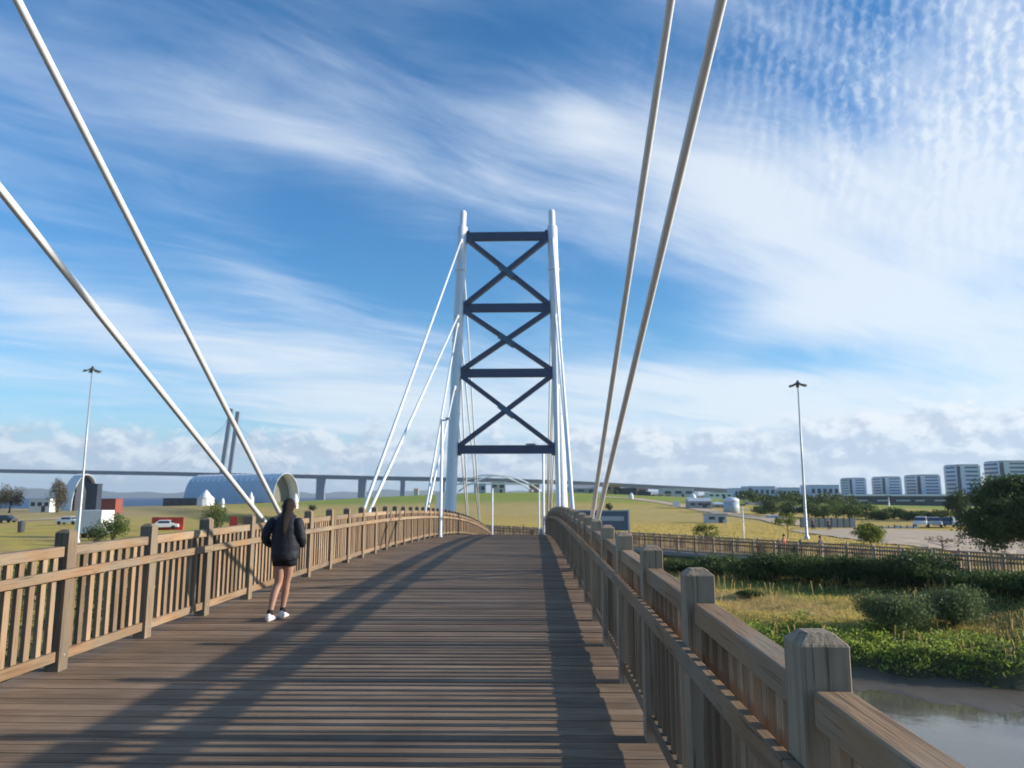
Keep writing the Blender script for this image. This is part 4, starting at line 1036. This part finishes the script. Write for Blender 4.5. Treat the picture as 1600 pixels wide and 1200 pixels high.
SB += [('white_shed', 1150, 1176, 797, 200, 'vwhite', 'greyroof', 'long white shed right of the pale rounded tank', 'flat', 2),
      ('grey_shed', 1160, 1190, 789, 240, 'greyroof', 'conc', 'dull grey shed at the left end of the tree belt', 'gable', 0),
      ('storage_box', 1046, 1056, 784, 215, 'vwhite', 'vwhite', 'small white storage box left of the pale grey house', 'flat', 0),
      ('storage_box', 1084, 1092, 777, 260, 'orange', 'orange', 'tiny orange storage box beside the white domed tent', 'flat', 0),
      ('storage_box', 1012, 1018, 774, 300, 'rust', 'rust', 'tiny red brown storage box right of the dark low hall', 'flat', 0),
      ('white_shed', 1100, 1136, 770, 330, 'vwhite', 'paleblue', 'long white shed under the viaduct end, behind the domed tent', 'flat', 4),
      ('cream_block', 880, 894, 760, 352, 'cream', 'vwhite', 'small cream block on the skyline right of the mast', 'flat', 1),
      ('grey_shed', 1212, 1229, 800, 165, 'greyroof', 'conc', 'small grey shed between the blue cabin and the floodlight mast', 'flat', 1)]
for nm, a, b_, pyt, Y, mw, mr, lab, rf, wn in SB:
    hut(nm, a, b_, pyt, Y, (b_ - a) / 1155 * Y * .7, M[mw], M[mr], lab, 'sign' if False else 'building' if 'cab' not in nm else 'cabin', None, wn > 0, wn, None, rf)
# pale storage tank with a rounded top
Y = 185; X = Xat(1134, Y); z = tz(X, Y)
root = thing('pale_tank', (X, Y, z), 'pale rounded storage tank beside the curving sandy path', 'tank')
Wt = 24 / 1155 * Y / 2; Ht = zpy(777, Y) - z
MB().lathe([(Wt, -.3), (Wt, Ht * .72)], n=20).build('body', M['paleblue'], root, True, True); MB().lathe([(Wt * 1.03, Ht * .72), (Wt * .95, Ht * .88), (Wt * .6, Ht * .98), (.1, Ht)], n=20).build('roof', M['tent'], root, True, True)
# white arched footbridge far off under the mast
Y = 335; root = thing('arch_bridge', (Xat(785, Y), Y, tz(Xat(785, Y), Y)), 'pale arched structure on the skyline seen in the opening under the mast', 'arch')
for yo, px0, px1 in ((0, 700, 832), (8, 716, 846)):
    pts = []
    for k in range(25):
        t = k / 24; px = px0 + (px1 - px0) * t; py = 768 - 26 * math.sin(math.pi * t) ** .9; pts.append((Xat(px, Y), Y + yo, zpy(py, Y)))
    MB().tube(pts, .34, 8).build('arch', M['tent'], root, True)
MB().box(Xat(712, Y), Xat(840, Y), Y + .5, Y + 7.5, zpy(757, Y), zpy(755, Y)).build('walkway', M['tent'], root)
# grey site fence behind the sandy square
def site_fence(px0, px1, Y, pyt, m, label, n):
    x0, x1 = Xat(px0, Y), Xat(px1, Y); root = thing('site_fence', ((x0 + x1) / 2, Y, tz((x0 + x1) / 2, Y)), label, 'fence'); st = (x1 - x0) / n
    for k in range(n):
        a = x0 + k * st; z = tz(a, Y) - .1; zt = zpy(pyt, Y) + random.uniform(-.12, .12)
        MB().box(a + .08, a + st - .08, Y, Y + .06, z, zt).build('panel', M[m] if random.random() > .25 else M['conc'], root)
        MB().box(a - .06, a + .06, Y - .03, Y + .1, z, zt + .15).build('post', M['dkmetal'], root)
site_fence(1238, 1322, 112, 810, 'greyroof', 'grey panel fence at the far side of the sandy square, right of the floodlight mast', 9)
site_fence(1352, 1418, 110, 822, 'paleblue', 'low pale fence left of the parked cars', 7)
site_fence(1440, 1545, 120, 815, 'greyroof', 'grey fence behind the parked cars, running under the big tree', 9)

# office blocks
def office(px0, px1, pyt, Y, floors, label, slot=.42, dark_left=False, pyb=773):
    x1 = Xat(px1, Y); u0 = (px0 - 800) / 1155 * 1.012; xs = Xat(px0 + (px1 - px0) * slot, Y); Wf = x1 - xs
    D = (xs - u0 * Y) / u0 if u0 > .2 else 10
    zt = zpy(pyt, Y); zb = zpy(800, Y) - 1
    root = thing('office_block', ((xs + x1) / 2, Y, zb), label, 'office building', 'row of white office blocks')
    cx = (xs + x1) / 2
    MB().box(xs, x1, Y, Y + D, zb, zt).build('wall', M['cladding'], root)
    MB().box(xs + .4, x1 - .4, Y + .4, Y + D - .4, zt, zt + .5).build('roof', M['greyroof'], root)
    MB().box(xs - .12, xs + Wf * .05, Y - .12, Y + D * .13, zb + 1, zt - .25).build('corner_glazing', M['glass'], root)
    fh = (zt - zpy(pyb, Y)) / floors
    for k in range(floors):
        z0 = zt - (k + 1) * fh + fh * .30; z1 = z0 + fh * .42
        MB().box(xs + Wf * .28, x1 - Wf * .12, Y - .08, Y - .003, z0, z1).build('window_band', M['winstrip'], root)
        MB().box(xs - .08, xs - .003, Y + D * .24, Y + D * (.85 if not dark_left else .97), z0 - (fh * .2 if dark_left else 0), z1).build('window_band', M['winstrip'], root)
    return root
office(1302, 1342, 748, 340, 6, 'smallest white office block, leftmost of the banded blocks')
office(1350, 1396, 746, 340, 6, 'second banded white office block from the left, same height as its left neighbour')
office(1400, 1456, 743, 340, 6, 'third banded white office block, left of the first taller block')
office(1462, 1518, 727, 340, 7, 'taller white office block with seven window bands behind the conical tree')
office(1524, 1592, 721, 335, 8, 'tallest white office block with a dark glazed left side, above the big tree', dark_left=True)
office(1598, 1680, 718, 330, 8, 'white office block cut by the right edge of the picture')
for a, b_, pyt, lab in ((1162, 1202, 760, 'low far grey block with a dark top at the left end of the city skyline'), (1206, 1240, 762, 'low far grey block just left of the floodlight mast'), (1256, 1300, 758, 'low far grey block left of the first banded office block'), (1140, 1166, 763, 'lowest far block where the viaduct meets the city')):
    hut('far_block', a, b_, pyt, 460, 16, M['cladding'], M['greyroof'], lab, 'building', 'low far blocks', False, 5)
Y = 322; x0, x1 = Xat(1310, Y), Xat(1540, Y); root = thing('office_podium', ((x0 + x1) / 2, Y, 2), 'long dark low building running beneath the row of white office blocks', 'building')
MB().box(x0, x1, Y, Y + 12, 0, zpy(775, Y)).build('wall', M['podium'], root); MB().box(x0 - .5, x1 + .5, Y - .6, Y + 12.5, zpy(775, Y), zpy(775, Y) + .8).build('roof', M['cladding'], root)
for k in range(7): MB().box(x0 + 5 + k * 8.2, x0 + 9 + k * 8.2 + (k % 3), Y - .1, Y - .004, zpy(783, Y), zpy(781, Y)).build('window', M['paleblue'], root)

# ------------------------------------------------------------ people
def skin_obj(name, nodes, edges, m, parent, sub=2):
    me = bpy.data.meshes.new(name); me.from_pydata([n_[:3] for n_ in nodes], edges, []); me.materials.append(m)
    o = link(name, me, parent, True); md = o.modifiers.new('skin', 'SKIN'); md.use_smooth_shade = True
    if not me.skin_vertices: 
        bm = bmesh.new(); bm.from_mesh(me); bm.verts.layers.skin.verify(); bm.to_mesh(me); bm.free()
    sv = me.skin_vertices[0].data
    for i, n_ in enumerate(nodes):
        r_ = n_[3]; sv[i].radius = r_ if hasattr(r_, '__len__') else (r_, r_); sv[i].use_root = (i == 0)
    md.branch_smoothing = .6
    if sub: ss = o.modifiers.new('sub', 'SUBSURF'); ss.levels = sub; ss.render_levels = sub
    return o
M['skin'] = mat('skin', (.42, .23, .16), .5, 0, .08, 8, .35)
M['jacket'] = mat('jacket_black', (.016, .018, .025), .62, 0, .45, 12, .3, .9, 13)
M['shorts'] = mat('shorts_black', (.012, .012, .014), .8)
M['hair'] = mat('hair_dark', (.022, .012, .008), .6, 0, .7, 40, .25, .9, 60, stretch=(4, 4, .3))
M['shoe'] = mat('shoe_white', (.72, .66, .66), .6, 0, .08, 20)
M['sock'] = mat('sock_black', (.02, .02, .022), .85)
def ell(cx, cy, z, a, b_, n=20): return [(cx + a * math.cos(2 * math.pi * k / n), cy + b_ * math.sin(2 * math.pi * k / n), z) for k in range(n)]
def woman():
    p = B(9.62, -3.24); p = Vector((-2.97, 9.73, deckz(9.65)))
    root = thing('person', p, 'woman with long dark hair walking away in a black jacket, black shorts and white trainers', 'person')
    root.rotation_euler = (0, 0, R(-2)); root.scale = (.95, .95, .965)
    hipL, hipR = (-.045, .0, .84), (.125, .0, .84)
    nodes = [(.05, 0, .88, (.15, .11)), (.055, .0, 1.06, (.125, .09)), (.06, .01, 1.24, (.15, .10)), (.065, .02, 1.36, (.06, .055)), (.068, .03, 1.41, (.048, .05)), (.07, .045, 1.475, (.072, .085)), (.072, .04, 1.54, (.062, .075)),
             (-.01, 0, .80, (.09, .09)), (-.015, .02, .62, (.076, .078)), (-.03, .03, .47, (.050, .054)), (-.06, -.03, .34, (.050, .056)), (-.075, -.08, .16, (.034, .038)), (-.08, -.09, .075, (.032, .036)), (-.085, .02, .05, (.034, .022)),
             (.115, 0, .80, (.09, .09)), (.085, .07, .63, (.076, .078)), (.052, .11, .48, (.050, .054)), (.03, .15, .34, (.050, .055)), (.005, .16, .17, (.034, .036)), (0, .17, .085, (.032, .036)), (0, .28, .05, (.034, .022)),
             (-.10, .0, 1.33, (.055, .055)), (-.20, -.04, 1.15, (.042, .045)), (-.215, .05, 1.00, (.035, .036)), (-.12, .14, .955, (.028, .020)),
             (.20, .0, 1.33, (.055, .055)), (.265, -.03, 1.14, (.042, .045)), (.27, .05, 1.00, (.035, .036)), (.22, .14, .955, (.028, .020)),
             (.07, .135, 1.465, (.014, .016))]
    edges = [(0, 1), (1, 2), (2, 3), (3, 4), (4, 5), (5, 6), (0, 7), (7, 8), (8, 9), (9, 10), (10, 11), (11, 12), (12, 13), (0, 14), (14, 15), (15, 16), (16, 17), (17, 18), (18, 19), (19, 20), (2, 21), (21, 22), (22, 23), (23, 24), (2, 25), (25, 26), (26, 27), (27, 28), (5, 29)]
    for bi, sg in ((24, 1), (28, -1)):       # palm continues into four fingers and a thumb, tucked at the jacket front
        bx, by, bz, _ = nodes[bi]
        k0 = len(nodes); nodes.append((bx + sg * .035, by + .02, bz - .01, (.024, .013))); edges.append((bi, k0))
        for f in range(4):
            L = (.028, .034, .032, .024)[f]; z = bz + .018 - f * .014
            a = len(nodes); nodes += [(bx + sg * .062, by + .022, z, (.008, .008)), (bx + sg * (.062 + L), by + .010, z - .004, (.007, .007)), (bx + sg * (.062 + L * 1.4), by - .010, z - .006, (.006, .006))]
            edges += [(k0, a), (a, a + 1), (a + 1, a + 2)]
        a = len(nodes); nodes += [(bx + sg * .03, by + .01, bz + .038, (.009, .009)), (bx + sg * .055, by + .006, bz + .052, (.008, .008))]; edges += [(bi, a), (a, a + 1)]
    skin_obj('body', nodes, edges, M['skin'], root)
    # jacket: puffy torso and sleeves
    mb = MB(); prof = [(.765, .150, .115), (.785, .185, .145), (.86, .195, .155), (.90, .183, .145), (.97, .200, .155), (1.01, .190, .147), (1.08, .200, .155), (1.12, .190, .145), (1.19, .196, .148), (1.23, .186, .138), (1.30, .176, .125), (1.345, .14, .105), (1.375, .09, .085), (1.41, .068, .072), (1.425, .05, .055)]
    mb.ring([ell(.055 + (z - .9) * .02, .0 + (z - .8) * .02, z, a, b_) for z, a, b_ in prof]); jk = mb.build('jacket', M['jacket'], root, True, True)
    ss = jk.modifiers.new('sub', 'SUBSURF'); ss.levels = 1; ss.render_levels = 2
    for pts in ([(-.075, .0, 1.325, .078), (-.15, -.02, 1.25, .080), (-.205, -.05, 1.13, .070), (-.225, -.01, 1.04, .068), (-.19, .08, .985, .060), (-.13, .13, .965, .052)],
                [(.18, .0, 1.325, .078), (.235, -.02, 1.25, .078), (.265, -.04, 1.13, .068), (.275, -.0, 1.04, .066), (.26, .08, .985, .058), (.23, .13, .965, .052)]):
        skin_obj('sleeve', [(x, y, z, (r_, r_)) for x, y, z, r_ in pts], [(i, i + 1) for i in range(len(pts) - 1)], M['jacket'], root)
    for cx, cy, sy in ((-.010, .01, 0), (.110, .03, 0)):
        mb = MB(); mb.ring([ell(cx + .0, cy - .0, .705, .098, .105), ell(cx, cy - .005, .78, .104, .115), ell(cx * .5 + .025, 0, .86, .13, .12)]); mb.build('shorts', M['shorts'], root, True, True)
    # hair: cap over the back of the head and a long loose fall
    def hb_(cx, cy, z, a, b_): return ell(cx, cy, z, a, b_, 18)
    mb = MB(); mb.ring([hb_(.075, -.155, 1.10, .012, .010), hb_(.072, -.155, 1.16, .045, .024), hb_(.07, -.130, 1.27, .062, .040), hb_(.07, -.075, 1.36, .070, .056), hb_(.07, -.008, 1.43, .078, .062), hb_(.07, .018, 1.49, .086, .086), hb_(.07, .028, 1.54, .080, .086), hb_(.07, .030, 1.578, .052, .058), hb_(.07, .03, 1.592, .018, .02)])
    hr = mb.build('hair', M['hair'], root, True, True); ss = hr.modifiers.new('sub', 'SUBSURF'); ss.levels = 1; ss.render_levels = 1
    for sx_ in (-1, 1):
        mb = MB(); mb.lathe([(.001, -.012), (.012, -.006), (.012, .006), (.001, .012)], (.07 + sx_ * .030, .122, 1.495), 10); mb.build('eye', M['shoe'], root, True, True)
        mb = MB(); mb.tube([(.07 + sx_ * .086, .035, 1.455), (.07 + sx_ * .096, .03, 1.48), (.07 + sx_ * .088, .03, 1.505)], [.008, .014, .009], 8); mb.build('ear', M['skin'], root, True, True)
    mb = MB(); mb.tube([(.045, .120, 1.435), (.07, .128, 1.433), (.095, .120, 1.435)], [.003, .007, .003], 8); mb.build('mouth', M['rust'], root, True, True)
    for fx, fy, fz, pt in ((-.082, -.10, 0.0, 0), (.0, .16, .0, .0)):
        def sh(y, w_, h_, z0): n_ = 12; return [(fx + w_ * math.cos(2 * math.pi * k / n_), fy + y, fz + z0 + h_ * (1 + math.sin(2 * math.pi * k / n_)) / 1) for k in range(n_)]
        mb = MB(); mb.ring([sh(-.075, .018, .030, .012), sh(-.060, .036, .050, .006), sh(-.01, .040, .056, .002), sh(.06, .042, .040, .002), sh(.12, .046, .030, .002), sh(.17, .040, .022, .002), sh(.20, .020, .012, .006)])
        s_ = mb.build('shoe', M['shoe'], root, True, True)
        mb = MB(); mb.ring([ell(fx, fy + .01, .085, .040, .045), ell(fx + .003, fy + .01, .15, .038, .042)]); mb.build('sock', M['sock'], root, True, True)
    return root
woman()
def walker(px, Y, z, top, shirt, label, rz=0, h=1.7):
    X = Xat(px, Y); root = thing('person', (X, Y, z), label, 'person', None, rz); k = h / 1.7
    n_ = [(0, 0, .95, (.13, .1)), (0, 0, 1.2, (.14, .1)), (0, 0, 1.40, (.16, .1)), (0, .0, 1.50, (.05, .05)), (0, .01, 1.60, (.08, .09)), (0, .01, 1.68, (.06, .07)),
          (-.09, .06, .5, (.06, .06)), (-.1, .0, .08, (.045, .045)), (-.1, .12, .04, (.045, .03)), (.09, -.1, .5, (.06, .06)), (.1, -.22, .1, (.045, .045)), (.1, -.10, .04, (.045, .03)),
          (-.2, 0, 1.38, (.055, .055)), (-.25, .03, 1.1, (.045, .045)), (-.24, .12, .88, (.035, .03)), (.2, 0, 1.38, (.055, .055)), (.25, -.03, 1.1, (.045, .045)), (.24, .05, .88, (.035, .03)), (0, .10, 1.59, (.015, .015))]
    e_ = [(0, 1), (1, 2), (2, 3), (3, 4), (4, 5), (0, 6), (6, 7), (7, 8), (0, 9), (9, 10), (10, 11), (2, 12), (12, 13), (13, 14), (2, 15), (15, 16), (16, 17), (4, 18)]
    o = skin_obj('body', [(a * k, b_ * k, c * k, tuple(r_ * k for r_ in d_)) for a, b_, c, d_ in n_], e_, M['skin'], root, 1)
    MB().ring([ell(0, 0, .88 * k, .17, .13), ell(0, 0, 1.15 * k, .18, .13), ell(0, 0, 1.38 * k, .22, .13), ell(0, 0, 1.47 * k, .08, .08)]).build('shirt', shirt, root, True, True)
    for s_, y0, y1 in ((-1, .06, 0), (1, -.1, -.22)): MB().tube([(s_ * .08, 0, .92 * k), (s_ * .09, y0, .5 * k), (s_ * .1, y1, .1 * k)], [.11, .085, .065], 10).build('trousers', top, root, True, True)
    MB().lathe([(.07, 1.60 * k), (.095, 1.66 * k), (.07, 1.72 * k), (.02, 1.74 * k)], (0, -.01, 0), 12).build('hair', M['hair'], root, True, True)
# walkers on the boardwalk and in the square
def on_walk(px, frac_off, shirt, label, rz, h=1.7):
    best = min((abs((walk_pt(u)[0].x + 1.5 * .82) / (walk_pt(u)[0].y + 1.5 * .57) - (px - 800) / 1155 * 1.012), u) for u in np.arange(1, LW, .25))[1]
    p_, z_, dd = walk_pt(best); nn = Vector((-dd.y, dd.x)); q2 = p_ + nn * 1.5
    root = walker(px, q2.y, z_, M['shorts'], shirt, label, rz, h)
on_walk(1211, 0, M['red'], 'walker in a red top on the boardwalk, below the thin young tree', R(60))
on_walk(1266, 0, M['jacket'], 'walker in dark clothes on the boardwalk, just right of the floodlight mast', R(-120))
for px, Yw, lab in ((1256, 104, 'small distant person in dark clothes at the field edge, left of a second one'), (1280, 103, 'small distant person in dark clothes standing by the sandy square, right of the first')):
    walker(px, Yw, tz(Xat(px, Yw), Yw) + .1, M['shorts'], M['jacket'], lab, R(40), 1.75)

# ------------------------------------------------------------ air
HAZE = True
if HAZE:
    hz_m = bpy.data.materials.new('haze'); hz_m.use_nodes = True; nt = hz_m.node_tree; nt.nodes.clear()
    o_ = nt.nodes.new('ShaderNodeOutputMaterial'); pv = nt.nodes.new('ShaderNodeVolumePrincipled'); nt.links.new(pv.outputs[0], o_.inputs['Volume'])
    pv.inputs['Color'].default_value = (.80, .90, 1, 1); pv.inputs['Density'].default_value = .00011; pv.inputs['Anisotropy'].default_value = .2
    mb = MB(); mb.box(-14500, 14500, -14500, 14500, -4.5, 230); o = mb.build('haze', hz_m); tag(o, kind='stuff')
